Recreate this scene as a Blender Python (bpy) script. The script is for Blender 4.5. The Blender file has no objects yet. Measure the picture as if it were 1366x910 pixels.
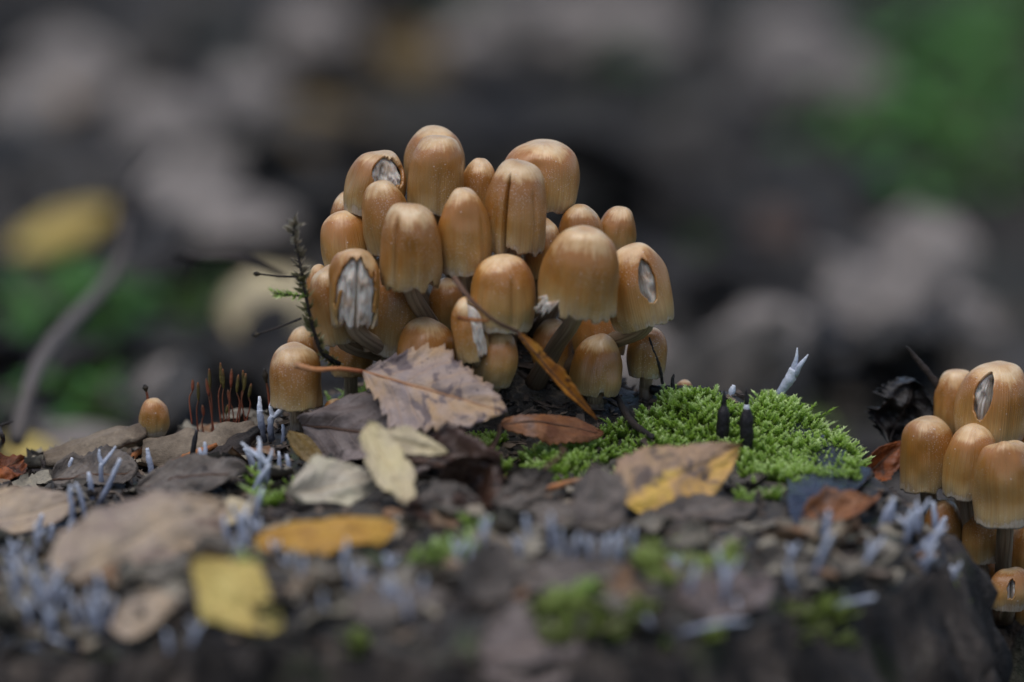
import bpy, math, random
import numpy as np
from mathutils import Vector, Matrix
R = math.radians
# scene units: 1 unit = 10 cm
scene = bpy.context.scene
scene.unit_settings.scale_length = 0.1
COL = scene.collection

# ------------------------------------------------------------------ camera
PITCH, DIST, LENS, SENS = R(12.0), 22.0, 200.0, 23.5
TGT = np.array([0.0, 0.0, 0.254])
FWD = np.array([0.0, math.cos(PITCH), -math.sin(PITCH)])
UPV = np.array([0.0, math.sin(PITCH), math.cos(PITCH)])
CAM = TGT - FWD * DIST
cd = bpy.data.cameras.new('camera'); co = bpy.data.objects.new('camera', cd); COL.objects.link(co)
co.location = CAM; co.rotation_euler = (math.pi/2 - PITCH, 0, 0)
cd.lens = LENS; cd.sensor_width = SENS; cd.sensor_fit = 'HORIZONTAL'
cd.clip_start = 0.1; cd.clip_end = 5000
cd.dof.use_dof = True; cd.dof.focus_distance = DIST - 0.06; cd.dof.aperture_fstop = 0.33
scene.camera = co
# ------------------------------------------------------------------ light
SUN_EL, SUN_AZ = R(74), R(215)      # azimuth clockwise from +Y
w = bpy.data.worlds.new('World'); scene.world = w; w.use_nodes = True
nt = w.node_tree; nt.nodes.clear()
sky = nt.nodes.new('ShaderNodeTexSky'); sky.sky_type = 'NISHITA'; sky.sun_disc = False
sky.sun_elevation = SUN_EL; sky.sun_rotation = SUN_AZ; sky.air_density = 1.0; sky.dust_density = 1.5; sky.ozone_density = 1.0
bg = nt.nodes.new('ShaderNodeBackground'); bg.inputs['Strength'].default_value = 0.085
ow = nt.nodes.new('ShaderNodeOutputWorld')
nt.links.new(sky.outputs[0], bg.inputs[0]); nt.links.new(bg.outputs[0], ow.inputs[0])
sd = bpy.data.lights.new('sun', 'SUN'); sd.energy = 1.25; sd.angle = R(60); sd.color = (1.0, 0.975, 0.955)
so = bpy.data.objects.new('sun', sd); COL.objects.link(so)
sv = Vector((math.sin(SUN_AZ)*math.cos(SUN_EL), math.cos(SUN_AZ)*math.cos(SUN_EL), math.sin(SUN_EL)))
so.rotation_euler = sv.to_track_quat('Z', 'Y').to_euler(); so.location = (0, 0, 20)
scene.view_settings.view_transform = 'Standard'; scene.view_settings.look = 'None'
scene.view_settings.exposure = 0.6; scene.view_settings.gamma = 1.0
scene.render.engine = 'CYCLES'

# ------------------------------------------------------------------ numeric helpers
def _h(ix, iy, iz):
    n = (ix*374761393 + iy*668265263 + iz*2147483647 + 1013904223) & 0xFFFFFFFF
    n = ((n ^ (n >> 13))*1274126177) & 0xFFFFFFFF
    n = ((n ^ (n >> 16))*2246822519) & 0xFFFFFFFF
    return ((n ^ (n >> 15)) & 0xFFFFFF)/float(0xFFFFFF)
def vnoise(x, y, z=0.0):
    x, y, z = np.broadcast_arrays(np.asarray(x, float), np.asarray(y, float), np.asarray(z, float))
    fx, fy, fz = np.floor(x), np.floor(y), np.floor(z)
    ix, iy, iz = (a.astype(np.int64) for a in (fx, fy, fz))
    u, v, w_ = x-fx, y-fy, z-fz
    u, v, w_ = (a*a*(3-2*a) for a in (u, v, w_))
    r = 0
    for dx in (0, 1):
        for dy in (0, 1):
            for dz in (0, 1):
                wt = (u if dx else 1-u)*(v if dy else 1-v)*(w_ if dz else 1-w_)
                r = r + wt*_h(ix+dx, iy+dy, iz+dz)
    return r*2-1
def fbm(x, y, z=0.0, o=3):
    r, a, f = 0, 1.0, 1.0
    for k in range(o):
        r = r + a*vnoise(np.asarray(x)*f+k*17.3, np.asarray(y)*f+k*9.1, np.asarray(z)*f+k*5.7); a *= .5; f *= 2.03
    return r
def sstep(a, b, x):
    t = np.clip((np.asarray(x, float)-a)/(b-a), 0, 1); return t*t*(3-2*t)
def pray(px, py):
    return FWD + np.array([1.0, 0, 0])*((px-683)/1366*SENS/LENS) - UPV*((py-455)/1366*SENS/LENS)
def at(px, py, Y):
    d = pray(px, py); return CAM + d*((Y-CAM[1])/d[1])
def ppu(Y): return 1366*LENS/SENS/(DIST+Y*math.cos(PITCH))

# ------------------------------------------------------------------ the shape of the stump and the floor
CX, CY = -0.7, -0.8
_OUT = [(1.06,-.72),(.99,-.4),(.86,-.1),(.6,.14),(.2,.40),(-.3,.44),(-.8,.32),(-1.4,.2),(-2.2,-.1),(-2.7,-.6),(-2.6,-1.2),
        (-1.9,-1.42),(-1.1,-1.5),(-.5,-1.75),(.05,-1.9),(.45,-1.72),(.75,-1.42),(.99,-1.1)]
_th = np.array([math.atan2(y-CY, x-CX) for x, y in _OUT]); _rr = np.array([math.hypot(x-CX, y-CY) for x, y in _OUT])
_o = np.argsort(_th); _th, _rr = _th[_o], _rr[_o]
_tg = np.linspace(-math.pi, math.pi, 721)
_rg = np.interp(_tg, np.concatenate([_th-2*math.pi, _th, _th+2*math.pi]), np.tile(_rr, 3))
_k = np.hanning(31); _k /= _k.sum()
_rg = np.convolve(np.concatenate([_rg[-61:-1], _rg, _rg[1:61]]), _k, 'same')[60:-60]
def rim(th):
    th = (np.asarray(th)+math.pi) % (2*math.pi)-math.pi
    return np.interp(th, _tg, _rg)*(1+.02*fbm(np.cos(th)*3, np.sin(th)*3, 4.2))
def floor_z(x, y):
    x, y = np.asarray(x, float), np.asarray(y, float)
    return -.78 - .05*np.clip(x, -4, 4) + .09*fbm(x*.9+7, y*.9, 1.3) + .03*fbm(x*4, y*4, 2.2, 2)
def G(x, y, cx, cy, sx, sy): return np.exp(-((x-cx)/sx)**2-((y-cy)/sy)**2)
def top_z(x, y):
    z = -.09*sstep(-.35, -1.25, x) + .07*G(x, y, -.02, .1, .38, .3) + .075*G(x, y, .55, -.02, .22, .2) + .04*G(x, y, .3, -.05, .2, .2)
    z = z + .20*G(x, y, -.05, .2, .27, .15) + .05*G(x, y, -.5, -.02, .22, .2) - .04*G(x, y, .85, -.9, .4, .5)  # tallest mound is added inside the cluster to deepen its shade
    return z + .036*fbm(x*2.9, y*2.9, .4, 3) + .014*fbm(x*11, y*11, 3.1, 3)
def stump_z(x, y):
    x, y = np.asarray(x, float), np.asarray(y, float)
    dx, dy = x-CX, y-CY
    r = np.hypot(dx, dy); th = np.arctan2(dy, dx); ro = rim(th)
    d = r-ro
    z = top_z(x, y) - .10*sstep(-.14, .0, d)**2
    out = np.clip(d, 0, None)
    return z - .95*(1-np.exp(-out/.17)) - out*.45 + .84*G(x, y, 1.36, .03, .25, .26)*sstep(0, .12, out)
def H(x, y): return np.maximum(stump_z(x, y), floor_z(x, y))
def hit(px, py, fn=H):
    d = pray(px, py); lo, hi = 17.0, 70.0
    for n_ in (700, 60, 40):
        t = np.linspace(lo, hi, n_); P = CAM[None, :] + d[None, :]*t[:, None]
        below = P[:, 2] < fn(P[:, 0], P[:, 1]); i = int(np.argmax(below)) if below.any() else n_-1
        lo, hi = t[max(i-1, 0)], t[i]
    return P[i]
def onto(p, dz=0.0):
    return np.array([p[0], p[1], float(H(p[0], p[1]))+dz])

# ------------------------------------------------------------------ mesh helpers
def new_mesh(name, v, f, uv=None, smooth=True):
    me = bpy.data.meshes.new(name)
    me.from_pydata([tuple(map(float, p)) for p in v], [], [tuple(map(int, q)) for q in f])
    if uv is not None:
        l = me.uv_layers.new(name='UVMap'); idx = np.zeros(len(me.loops), np.int32); me.loops.foreach_get('vertex_index', idx)
        l.data.foreach_set('uv', np.asarray(uv, np.float32)[idx].ravel())
    if smooth: me.polygons.foreach_set('use_smooth', [True]*len(me.polygons))
    me.update(); return me
def fast_mesh(name, v, quads, attr=None, smooth=False):
    """quads/tris: int array (n,k)"""
    me = bpy.data.meshes.new(name); n, k = quads.shape
    me.vertices.add(len(v)); me.vertices.foreach_set('co', np.asarray(v, np.float32).ravel())
    me.loops.add(n*k); me.loops.foreach_set('vertex_index', quads.astype(np.int32).ravel())
    me.polygons.add(n); me.polygons.foreach_set('loop_start', np.arange(0, n*k, k, dtype=np.int32))
    me.polygons.foreach_set('use_smooth', np.full(n, smooth))
    if attr is not None:
        for nm, a in attr.items():
            at_ = me.attributes.new(nm, 'FLOAT', 'POINT'); at_.data.foreach_set('value', np.asarray(a, np.float32))
    me.update(calc_edges=True); me.validate(); return me
def obj(name, me, mat, parent=None, loc=None):
    o = bpy.data.objects.new(name, me); COL.objects.link(o)
    if me is not None and mat is not None and len(me.materials) == 0: me.materials.append(mat)
    if parent is not None: o.parent = parent
    if loc is not None: o.location = loc
    return o
def tag(o, label, cat, group=None, kind=None):
    if label: o['label'] = label
    if cat: o['category'] = cat
    if group: o['group'] = group
    if kind: o['kind'] = kind
    return o
def thing(name, label, cat, loc, group=None):
    o = bpy.data.objects.new(name, None); COL.objects.link(o); o.empty_display_size = .05
    o.location = tuple(map(float, loc)); return tag(o, label, cat, group)
def spline(pts, n):
    pts = np.asarray(pts, float)
    if len(pts) == 2: return pts[0]+(pts[1]-pts[0])*np.linspace(0, 1, n)[:, None]
    P = np.vstack([2*pts[0]-pts[1], pts, 2*pts[-1]-pts[-2]]); out = []
    for u in np.linspace(0, len(pts)-1-1e-6, n):
        i = int(u); t = u-i; a, b, c, d = P[i:i+4]
        out.append(.5*((2*b)+(c-a)*t+(2*a-5*b+4*c-d)*t*t+(3*b-a-3*c+d)*t**3))
    return np.array(out)
def tube_data(pts, rad, seg=8, n=None, rough=0.0, seed=0):
    """smooth closed tube through pts; rad: list of radii along it"""
    n = n or max(6, len(pts)*5)
    c = spline(pts, n); rr = np.interp(np.linspace(0, 1, n), np.linspace(0, 1, len(rad)), rad)
    t = np.gradient(c, axis=0); t /= np.linalg.norm(t, axis=1)[:, None]+1e-9
    up = np.array([.13, .97, .2]); V = []; UV = []
    for i in range(n):
        a = np.cross(t[i], up); a /= np.linalg.norm(a)+1e-9; b = np.cross(a, t[i])
        for k in range(seg):
            q = 2*math.pi*k/seg
            r = rr[i]*(1+rough*float(vnoise(k*1.3+seed, i*.6, seed*3.1)))
            V.append(c[i]+a*math.cos(q)*r+b*math.sin(q)*r); UV.append((k/seg, i/(n-1)))
    F = [(i*seg+k, i*seg+(k+1) % seg, (i+1)*seg+(k+1) % seg, (i+1)*seg+k) for i in range(n-1) for k in range(seg)]
    F.append(tuple(range(seg))[::-1]); F.append(tuple((n-1)*seg+k for k in range(seg)))
    return V, F, UV
def tube(name, pts, rad, mat, parent=None, seg=8, n=None, rough=0.0, seed=0, origin=None):
    pts = np.asarray(pts, float)
    o0 = np.zeros(3) if origin is None else np.asarray(origin)
    V, F, UV = tube_data(pts-o0, rad, seg, n, rough, seed)
    return obj(name, new_mesh(name, V, F, UV), mat, parent)
def join_data(parts):
    V, F, UV = [], [], []
    for v, f, u in parts:
        o = len(V); V += list(v); UV += list(u); F += [tuple(i+o for i in q) for q in f]
    return V, F, UV

# ------------------------------------------------------------------ materials
class MB:
    def __init__(s, name):
        s.m = bpy.data.materials.new(name); s.m.use_nodes = True; s.t = s.m.node_tree
        s.b = s.t.nodes['Principled BSDF']
    def n(s, typ, ins=None, **kw):
        nd = s.t.nodes.new(typ)
        for k, v in kw.items(): setattr(nd, k, v)
        for k, v in (ins or {}).items(): s.set(nd.inputs[k], v)
        return nd
    def set(s, inp, v):
        if hasattr(v, 'links') or isinstance(v, bpy.types.NodeSocket): s.t.links.new(v, inp)
        else: inp.default_value = v
    def p(s, **kw):
        for k, v in kw.items(): s.set(s.b.inputs[k.replace('_', ' ')], v)
    def math(s, op, a, b=0.0, c=0.0, clamp=False):
        nd = s.n('ShaderNodeMath', operation=op, use_clamp=clamp)
        for i, v in enumerate((a, b, c)): s.set(nd.inputs[i], v)
        return nd.outputs[0]
    def noise(s, vec, sc, det=3.0, rough=.55, dist=0.0, out='Fac'):
        nd = s.n('ShaderNodeTexNoise', {'Scale': sc, 'Detail': det, 'Roughness': rough, 'Distortion': dist})
        s.t.links.new(vec, nd.inputs['Vector']); return nd.outputs[out]
    def vor(s, vec, sc, feature='F1', out='Distance', rnd=1.0):
        nd = s.n('ShaderNodeTexVoronoi', {'Scale': sc, 'Randomness': rnd}, feature=feature)
        s.t.links.new(vec, nd.inputs['Vector']); return nd.outputs[out]
    def ramp(s, fac, stops, interp='LINEAR'):
        nd = s.n('ShaderNodeValToRGB'); cr = nd.color_ramp; cr.interpolation = interp
        while len(cr.elements) < len(stops): cr.elements.new(.5)
        for e, (p, c) in zip(cr.elements, stops):
            e.position = p; e.color = (c, c, c, 1) if isinstance(c, (int, float)) else (*c, 1)
        s.t.links.new(fac, nd.inputs[0]); return nd.outputs[0]
    def mix(s, f, a, b, blend='MIX'):
        nd = s.n('ShaderNodeMix', data_type='RGBA', blend_type=blend)
        s.set(nd.inputs[0], f)
        for i, v in ((6, a), (7, b)): s.set(nd.inputs[i], (*v, 1) if isinstance(v, tuple) else v)
        return nd.outputs[2]
    def bump(s, h, strength=.3, dist=.01):
        nd = s.n('ShaderNodeBump', {'Strength': strength, 'Distance': dist, 'Height': h}); s.t.links.new(nd.outputs[0], s.b.inputs['Normal'])
    def oc(s): return s.n('ShaderNodeTexCoord').outputs['Object']
    def uvxy(s):
        x = s.n('ShaderNodeSeparateXYZ'); s.t.links.new(s.n('ShaderNodeTexCoord').outputs['UV'], x.inputs[0]); return x.outputs[0], x.outputs[1]
    def comb(s, x, y, z=0.0):
        nd = s.n('ShaderNodeCombineXYZ')
        for i, v in enumerate((x, y, z)): s.set(nd.inputs[i], v)
        return nd.outputs[0]
    def rnd(s): return s.n('ShaderNodeObjectInfo').outputs['Random']

def srgb(r, g, b):
    f = lambda c: (c/255/12.92) if c/255 <= .04045 else ((c/255+.055)/1.055)**2.4
    return (f(r), f(g), f(b))

def cap_material():
    m = MB('mushroom_cap'); u, v = m.uvxy(); oc = m.oc(); rd = m.rnd()
    off = m.n('ShaderNodeVectorMath', operation='ADD'); m.t.links.new(oc, off.inputs[0])
    m.t.links.new(m.comb(m.math('MULTIPLY', rd, 37.0), m.math('MULTIPLY', rd, 11.0), 0.0), off.inputs[1]); pos = off.outputs[0]
    ang = m.math('MULTIPLY', u, 2*math.pi)
    circ = lambda k, vk: m.comb(m.math('MULTIPLY', m.math('COSINE', ang), k), m.math('MULTIPLY', m.math('SINE', ang), k), m.math('ADD', m.math('MULTIPLY', v, vk), m.math('MULTIPLY', rd, 31.0)))
    streak = m.noise(circ(9.0, 1.6), 1.0, 4.0, .6)
    fine = m.noise(circ(26.0, 1.2), 1.0, 2.0, .6)
    patch = m.noise(pos, 14.0, 3.0, .6)
    # v (0 apex .. 1 margin), shifted by streaks so that the pale disc ends in a ragged line
    vv = m.math('ADD', m.math('MULTIPLY_ADD', m.math('SUBTRACT', m.math('FRACT', m.math('MULTIPLY', rd, 7.31)), .5), .14, v), m.math('ADD', m.math('MULTIPLY', m.math('SUBTRACT', streak, .5), .24), m.math('MULTIPLY', m.math('SUBTRACT', patch, .5), .5)))
    base = m.ramp(vv, [(0.0, srgb(212, 168, 122)), (.14, srgb(232, 200, 160)), (.27, srgb(216, 172, 124)), (.38, srgb(172, 112, 60)), (.55, srgb(172, 116, 64)), (.75, srgb(182, 142, 92)), (.92, srgb(192, 166, 124)), (.97, srgb(178, 158, 128)), (1.0, srgb(200, 188, 168))])
    dark = m.mix(m.math('MULTIPLY', m.ramp(patch, [(.45, 0.0), (.75, 1.0)]), .4), base, srgb(146, 88, 44))
    st = m.mix(m.math('MULTIPLY', m.ramp(fine, [(.4, 0.0), (.62, 1.0)]), m.math('MULTIPLY', m.ramp(v, [(.3, 0.0), (.6, 1.0)]), .28)), dark, srgb(142, 98, 56))
    hsv = m.n('ShaderNodeHueSaturation', {'Hue': .505, 'Saturation': 1.06, 'Value': m.math('ADD', .80, m.math('MULTIPLY', rd, .26)), 'Color': st})
    # pale mica grains
    g1 = m.ramp(m.vor(pos, 210.0), [(.16, 1.0), (.30, 0.0)]); dens = m.ramp(m.noise(pos, 9.0, 2.0), [(.44, 0.0), (.60, 1.0)])
    g2 = m.ramp(m.vor(pos, 34.0), [(.045, 1.0), (.08, 0.0)])
    gr = m.math('MAXIMUM', m.math('MULTIPLY', m.math('MULTIPLY', g1, dens), .5), m.math('MULTIPLY', g2, .6))
    col = m.mix(gr, hsv.outputs[0], srgb(226, 212, 200))
    pores = m.math('MULTIPLY', m.ramp(m.vor(pos, 110.0), [(.0, 1.0), (.2, 0.0)]), m.ramp(v, [(.3, 0.0), (.5, 1.0)]))
    m.p(Base_Color=col, Roughness=m.ramp(patch, [(.3, .28), (.7, .46)]), Subsurface_Weight=.12, Subsurface_Scale=.012, Specular_IOR_Level=.55, Coat_Weight=.35, Coat_Roughness=.22)
    m.b.inputs['Subsurface Radius'].default_value = (1.0, .5, .25)
    line = m.math('MULTIPLY', m.math('SINE', m.math('MULTIPLY_ADD', ang, 84.0, m.math('MULTIPLY', fine, 9.0))), m.ramp(v, [(.25, 0.0), (.6, 1.0)]))
    hgt = m.math('ADD', m.math('MULTIPLY', line, .2), m.math('ADD', m.math('MULTIPLY', gr, .8), m.math('MULTIPLY', fine, .6)))
    m.bump(hgt, .4, .006)
    return m.m
def gill_material():
    m = MB('mushroom_gills'); u, v = m.uvxy(); oc = m.oc()
    ang = m.math('MULTIPLY', u, 2*math.pi)
    f = m.noise(m.comb(m.math('MULTIPLY', m.math('COSINE', ang), 30.0), m.math('MULTIPLY', m.math('SINE', ang), 30.0), v), 1.0, 3.0)
    c = m.ramp(f, [(.3, srgb(200, 188, 172)), (.55, srgb(226, 217, 204)), (.8, srgb(238, 232, 222))])
    c = m.mix(m.math('MULTIPLY', m.ramp(m.noise(oc, 26.0), [(.46, 0.0), (.66, 1.0)]), .6), c, srgb(166, 124, 78))
    m.p(Base_Color=c, Roughness=.75, Subsurface_Weight=.15, Subsurface_Scale=.01); m.bump(f, .3, .006); return m.m
def stem_material():
    m = MB('mushroom_stem'); u, v = m.uvxy(); oc = m.oc()
    f = m.noise(m.comb(m.math('MULTIPLY', u, 30.0), m.math('MULTIPLY', v, 3.0), m.rnd()), 1.0, 3.0)
    c = m.ramp(f, [(.3, srgb(120, 100, 78)), (.6, srgb(164, 146, 122)), (.8, srgb(190, 176, 154))])
    c = m.mix(m.ramp(v, [(.0, .9), (.6, 0.0)]), c, srgb(72, 52, 36))  # deep shade under the caps, put into the colour of the lower stem
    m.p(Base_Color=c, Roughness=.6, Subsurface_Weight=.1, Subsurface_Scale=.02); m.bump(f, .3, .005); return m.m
def leaf_material(name, c1, c2, c3, spot=None, spot_lo=.58, spot_hi=.66, vein=None, nv=7.0, rough=.55, sc=3.0, gloss=.4, half=None):
    """c1/c2/c3 blotch colours, spot colour of the decay marks, UV = (along, across)"""
    m = MB(name); u, v = m.uvxy(); oc = m.oc(); rd = m.rnd()
    off = m.n('ShaderNodeVectorMath', operation='ADD'); m.t.links.new(oc, off.inputs[0]); m.t.links.new(m.comb(m.math('MULTIPLY', rd, 53.0), m.math('MULTIPLY', rd, 29.0), 0.0), off.inputs[1]); pos = off.outputs[0]
    n1 = m.noise(pos, sc*3, 4.0, .6, .4); n2 = m.noise(pos, sc*9, 4.0, .6); n3 = m.noise(pos, 160.0, 3.0, .6)
    c = m.ramp(n1, [(.34, c1), (.5, c2), (.66, c3)])
    c = m.mix(m.math('MULTIPLY', n2, .45), c, m.mix(.5, c, (.03, .02, .015)))
    ta = m.math('ABSOLUTE', m.math('MULTIPLY_ADD', v, 2.0, -1.0))
    lat = m.math('ABSOLUTE', m.math('SUBTRACT', m.math('FRACT', m.math('SUBTRACT', m.math('MULTIPLY', u, nv), m.math('MULTIPLY', ta, nv*.33))), .5))
    latm = m.ramp(lat, [(.44, 0.0), (.5, 1.0)]); mid = m.ramp(ta, [(.02, 1.0), (.06, 0.0)])
    vm = m.math('MAXIMUM', m.math('MULTIPLY', latm, .55), mid)
    if vein: c = m.mix(m.math('MULTIPLY', vm, .6), c, vein)
    if half:
        c = m.mix(m.math('MULTIPLY', m.ramp(m.math('ADD', v, m.math('MULTIPLY', m.math('SUBTRACT', n1, .5), .6)), [(.46, 0.0), (.60, 1.0)]), .8), c, half)
    if spot:
        sp = m.ramp(m.noise(pos, sc*4.5, 3.0, .55, .6), [(spot_lo, 0.0), (spot_hi, 1.0)])
        c = m.mix(m.math('MULTIPLY', sp, .85), c, spot)
        s2 = m.ramp(m.noise(pos, sc*16, 2.0), [(.66, 0.0), (.72, 1.0)]); c = m.mix(m.math('MULTIPLY', s2, .7), c, spot)
    c = m.mix(m.math('MULTIPLY', m.ramp(n3, [(.4, 0.0), (.7, 1.0)]), .25), c, m.mix(.5, c, (.02, .015, .01)))
    m.p(Base_Color=c, Roughness=m.ramp(n2, [(.3, rough-.12), (.7, rough+.12)]), Specular_IOR_Level=gloss)
    m.bump(m.math('ADD', m.math('MULTIPLY', vm, -.7), m.math('ADD', n2, m.math('MULTIPLY', n3, .4))), .45, .012)
    return m.m
def stump_material():
    m = MB('rotten_wood'); oc = m.oc()
    n1 = m.noise(oc, 2.2, 5.0, .6); n2 = m.noise(oc, 9.0, 6.0, .65); n3 = m.noise(oc, 45.0, 4.0, .65)
    c = m.ramp(n2, [(.3, srgb(24, 22, 20)), (.48, srgb(44, 40, 35)), (.62, srgb(74, 67, 57)), (.78, srgb(114, 104, 88))])
    c = m.mix(m.ramp(n1, [(.48, 0.0), (.66, .6)]), c, srgb(30, 30, 38))
    c = m.mix(m.math('MULTIPLY', m.ramp(n3, [(.55, 0.0), (.72, 1.0)]), .5), c, srgb(132, 116, 98))
    c = m.mix(m.math('MULTIPLY', m.ramp(m.noise(oc, 5.5, 4.0), [(.56, 0.0), (.66, 1.0)]), .5), c, srgb(62, 78, 30))
    m.p(Base_Color=c, Roughness=m.ramp(n2, [(.3, .38), (.7, .8)]), Specular_IOR_Level=.5)
    m.bump(m.math('ADD', n2, m.math('MULTIPLY', n3, .5)), .8, .03); return m.m
def bark_material():
    m = MB('stump_bark'); oc = m.oc()
    mp = m.n('ShaderNodeMapping', {'Scale': (1.0, 1.0, .35)}); m.t.links.new(oc, mp.inputs[0]); q = mp.outputs[0]
    n1 = m.noise(q, 9.0, 6.0, .65, .5); n3 = m.noise(oc, 50.0, 4.0, .65); n4 = m.noise(oc, 3.0, 3.0)
    c = m.ramp(n1, [(.30, srgb(16, 14, 14)), (.46, srgb(42, 37, 34)), (.60, srgb(82, 72, 64)), (.74, srgb(126, 116, 104))])
    c = m.mix(m.math('MULTIPLY', m.ramp(n4, [(.55, 0.0), (.68, 1.0)]), .45), c, srgb(58, 72, 34))
    m.p(Base_Color=c, Roughness=.75, Specular_IOR_Level=.35); m.bump(m.math('ADD', n1, m.math('MULTIPLY', n3, .4)), .9, .05); return m.m
def floor_material():
    m = MB('forest_soil'); oc = m.oc()
    n1 = m.noise(oc, 1.6, 5.0, .6); n2 = m.noise(oc, 7.0, 5.0, .65); n3 = m.noise(oc, 30.0, 4.0, .6)
    c = m.ramp(n2, [(.3, srgb(20, 18, 16)), (.5, srgb(36, 32, 29)), (.7, srgb(62, 55, 48)), (.85, srgb(88, 79, 69))])
    c = m.mix(m.math('MULTIPLY', m.ramp(n1, [(.5, 0.0), (.7, 1.0)]), .35), c, srgb(48, 60, 28))
    m.p(Base_Color=c, Roughness=.85); m.bump(m.math('ADD', n2, m.math('MULTIPLY', n3, .4)), .8, .06); return m.m
def moss_material(name, dark, mid, tip):
    m = MB(name); a = m.n('ShaderNodeAttribute', attribute_name='along').outputs['Fac']; t = m.n('ShaderNodeAttribute', attribute_name='tint').outputs['Fac']
    c = m.ramp(m.math('ADD', m.math('MULTIPLY', a, .8), m.math('MULTIPLY', m.math('SUBTRACT', t, .5), .5)), [(.05, dark), (.5, mid), (.95, tip)])
    m.p(Base_Color=c, Roughness=.42, Specular_IOR_Level=.5)
    tr = m.n('ShaderNodeBsdfTranslucent', {'Color': c}); mx = m.n('ShaderNodeMixShader', {0: .35})
    m.t.links.new(m.b.outputs[0], mx.inputs[1]); m.t.links.new(tr.outputs[0], mx.inputs[2])
    m.t.links.new(mx.outputs[0], m.t.nodes['Material Output'].inputs['Surface']); return m.m
def along_material(name, stops, rough=.7, nz=.35, bumpd=.006, spec=.4):
    """colour runs along the length (UV v), broken by noise"""
    m = MB(name); u, v = m.uvxy(); oc = m.oc(); n1 = m.noise(oc, 30.0, 4.0, .6); n2 = m.noise(oc, 110.0, 3.0, .6)
    c = m.ramp(m.math('ADD', v, m.math('MULTIPLY', m.math('SUBTRACT', n1, .5), nz)), stops)
    c = m.mix(m.math('MULTIPLY', m.ramp(n2, [(.4, 0.0), (.7, 1.0)]), .35), c, m.mix(.5, c, (.02, .02, .02)))
    m.p(Base_Color=c, Roughness=rough, Specular_IOR_Level=spec); m.bump(m.math('ADD', n1, n2), .6, bumpd); return m.m

M = {}
M['cap'] = cap_material(); M['gill'] = gill_material(); M['stem'] = stem_material()
M['stump'] = stump_material(); M['bark'] = bark_material(); M['soil'] = floor_material()
M['moss'] = moss_material('bright_moss', srgb(66, 92, 20), srgb(168, 200, 80), srgb(226, 240, 176))
M['moss2'] = moss_material('dull_moss', srgb(96, 108, 44), srgb(168, 184, 94), srgb(210, 220, 152))
M['olivemoss'] = moss_material('olive_moss', srgb(52, 52, 28), srgb(108, 104, 64), srgb(168, 160, 116))
M['drymoss'] = moss_material('dry_moss', srgb(70, 62, 44), srgb(138, 128, 106), srgb(196, 188, 170))
M['herb'] = leaf_material('green_leaf', srgb(44, 96, 26), srgb(60, 118, 36), srgb(78, 134, 46), vein=srgb(110, 150, 70), rough=.5)
M['candle'] = along_material('candlesnuff_pale', [(.0, srgb(30, 29, 30)), (.22, srgb(78, 80, 90)), (.5, srgb(152, 158, 176)), (1.0, srgb(216, 220, 230))])
M['candleblack'] = along_material('candlesnuff_black', [(.0, srgb(14, 12, 14)), (.5, srgb(24, 20, 22)), (1.0, srgb(36, 30, 32))], rough=.55)
M['candletip'] = along_material('candlesnuff_powder', [(.0, srgb(150, 156, 172)), (.6, srgb(206, 212, 226)), (1.0, srgb(226, 228, 234))], nz=.6)
M['seta'] = along_material('moss_seta', [(.0, srgb(132, 62, 38)), (.6, srgb(122, 66, 40)), (1.0, srgb(92, 60, 36))])
M['capsule'] = along_material('moss_capsule', [(.0, srgb(108, 92, 34)), (.6, srgb(84, 74, 34)), (1.0, srgb(120, 70, 34))])
M['darkcapsule'] = along_material('dark_capsule', [(.0, srgb(60, 50, 30)), (1.0, srgb(34, 28, 24))])
M['twig'] = along_material('grey_twig', [(.0, srgb(92, 84, 78)), (.5, srgb(112, 104, 98)), (1.0, srgb(84, 76, 72))], rough=.8, nz=1.0)
M['darktwig'] = along_material('dark_twig', [(.0, srgb(30, 26, 24)), (.5, srgb(54, 44, 38)), (1.0, srgb(34, 30, 28))], rough=.75, nz=1.0)
M['orangetwig'] = along_material('orange_twig', [(.0, srgb(120, 66, 30)), (.5, srgb(176, 112, 56)), (1.0, srgb(150, 90, 44))], nz=1.0)
M['vein'] = along_material('leaf_vein', [(.0, srgb(172, 118, 78)), (1.0, srgb(168, 132, 104))], nz=.6)
M['petiole'] = along_material('leaf_stalk', [(.0, srgb(150, 82, 48)), (.6, srgb(196, 132, 82)), (1.0, srgb(176, 130, 92))], nz=.6)
M['darkpetiole'] = along_material('dark_leaf_stalk', [(.0, srgb(78, 54, 40)), (1.0, srgb(104, 74, 54))], nz=.8)
# leaf colours
M['l_birch'] = leaf_material('birch_leaf_tan', srgb(184, 150, 112), srgb(172, 148, 130), srgb(154, 136, 129), spot=srgb(88, 76, 80), spot_lo=.53, spot_hi=.60, vein=srgb(206, 160, 112), sc=3.2)
M['l_greybrown'] = leaf_material('leaf_grey_brown', srgb(70, 62, 54), srgb(98, 88, 79), srgb(122, 112, 102), spot=srgb(42, 35, 30), vein=srgb(130, 108, 90))
M['l_rust'] = leaf_material('leaf_rust', srgb(120, 70, 38), srgb(150, 98, 58), srgb(132, 108, 96), spot=srgb(74, 54, 46), vein=srgb(150, 110, 76))
M['l_dark'] = leaf_material('leaf_dark_brown', srgb(46, 30, 22), srgb(72, 48, 36), srgb(92, 72, 60), spot=srgb(30, 22, 20), vein=srgb(96, 70, 50), rough=.42)
M['l_cream'] = leaf_material('leaf_cream', srgb(214, 196, 148), srgb(206, 188, 150), srgb(176, 158, 130), spot=srgb(120, 92, 66), spot_lo=.64, spot_hi=.74, vein=srgb(196, 172, 124))
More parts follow.
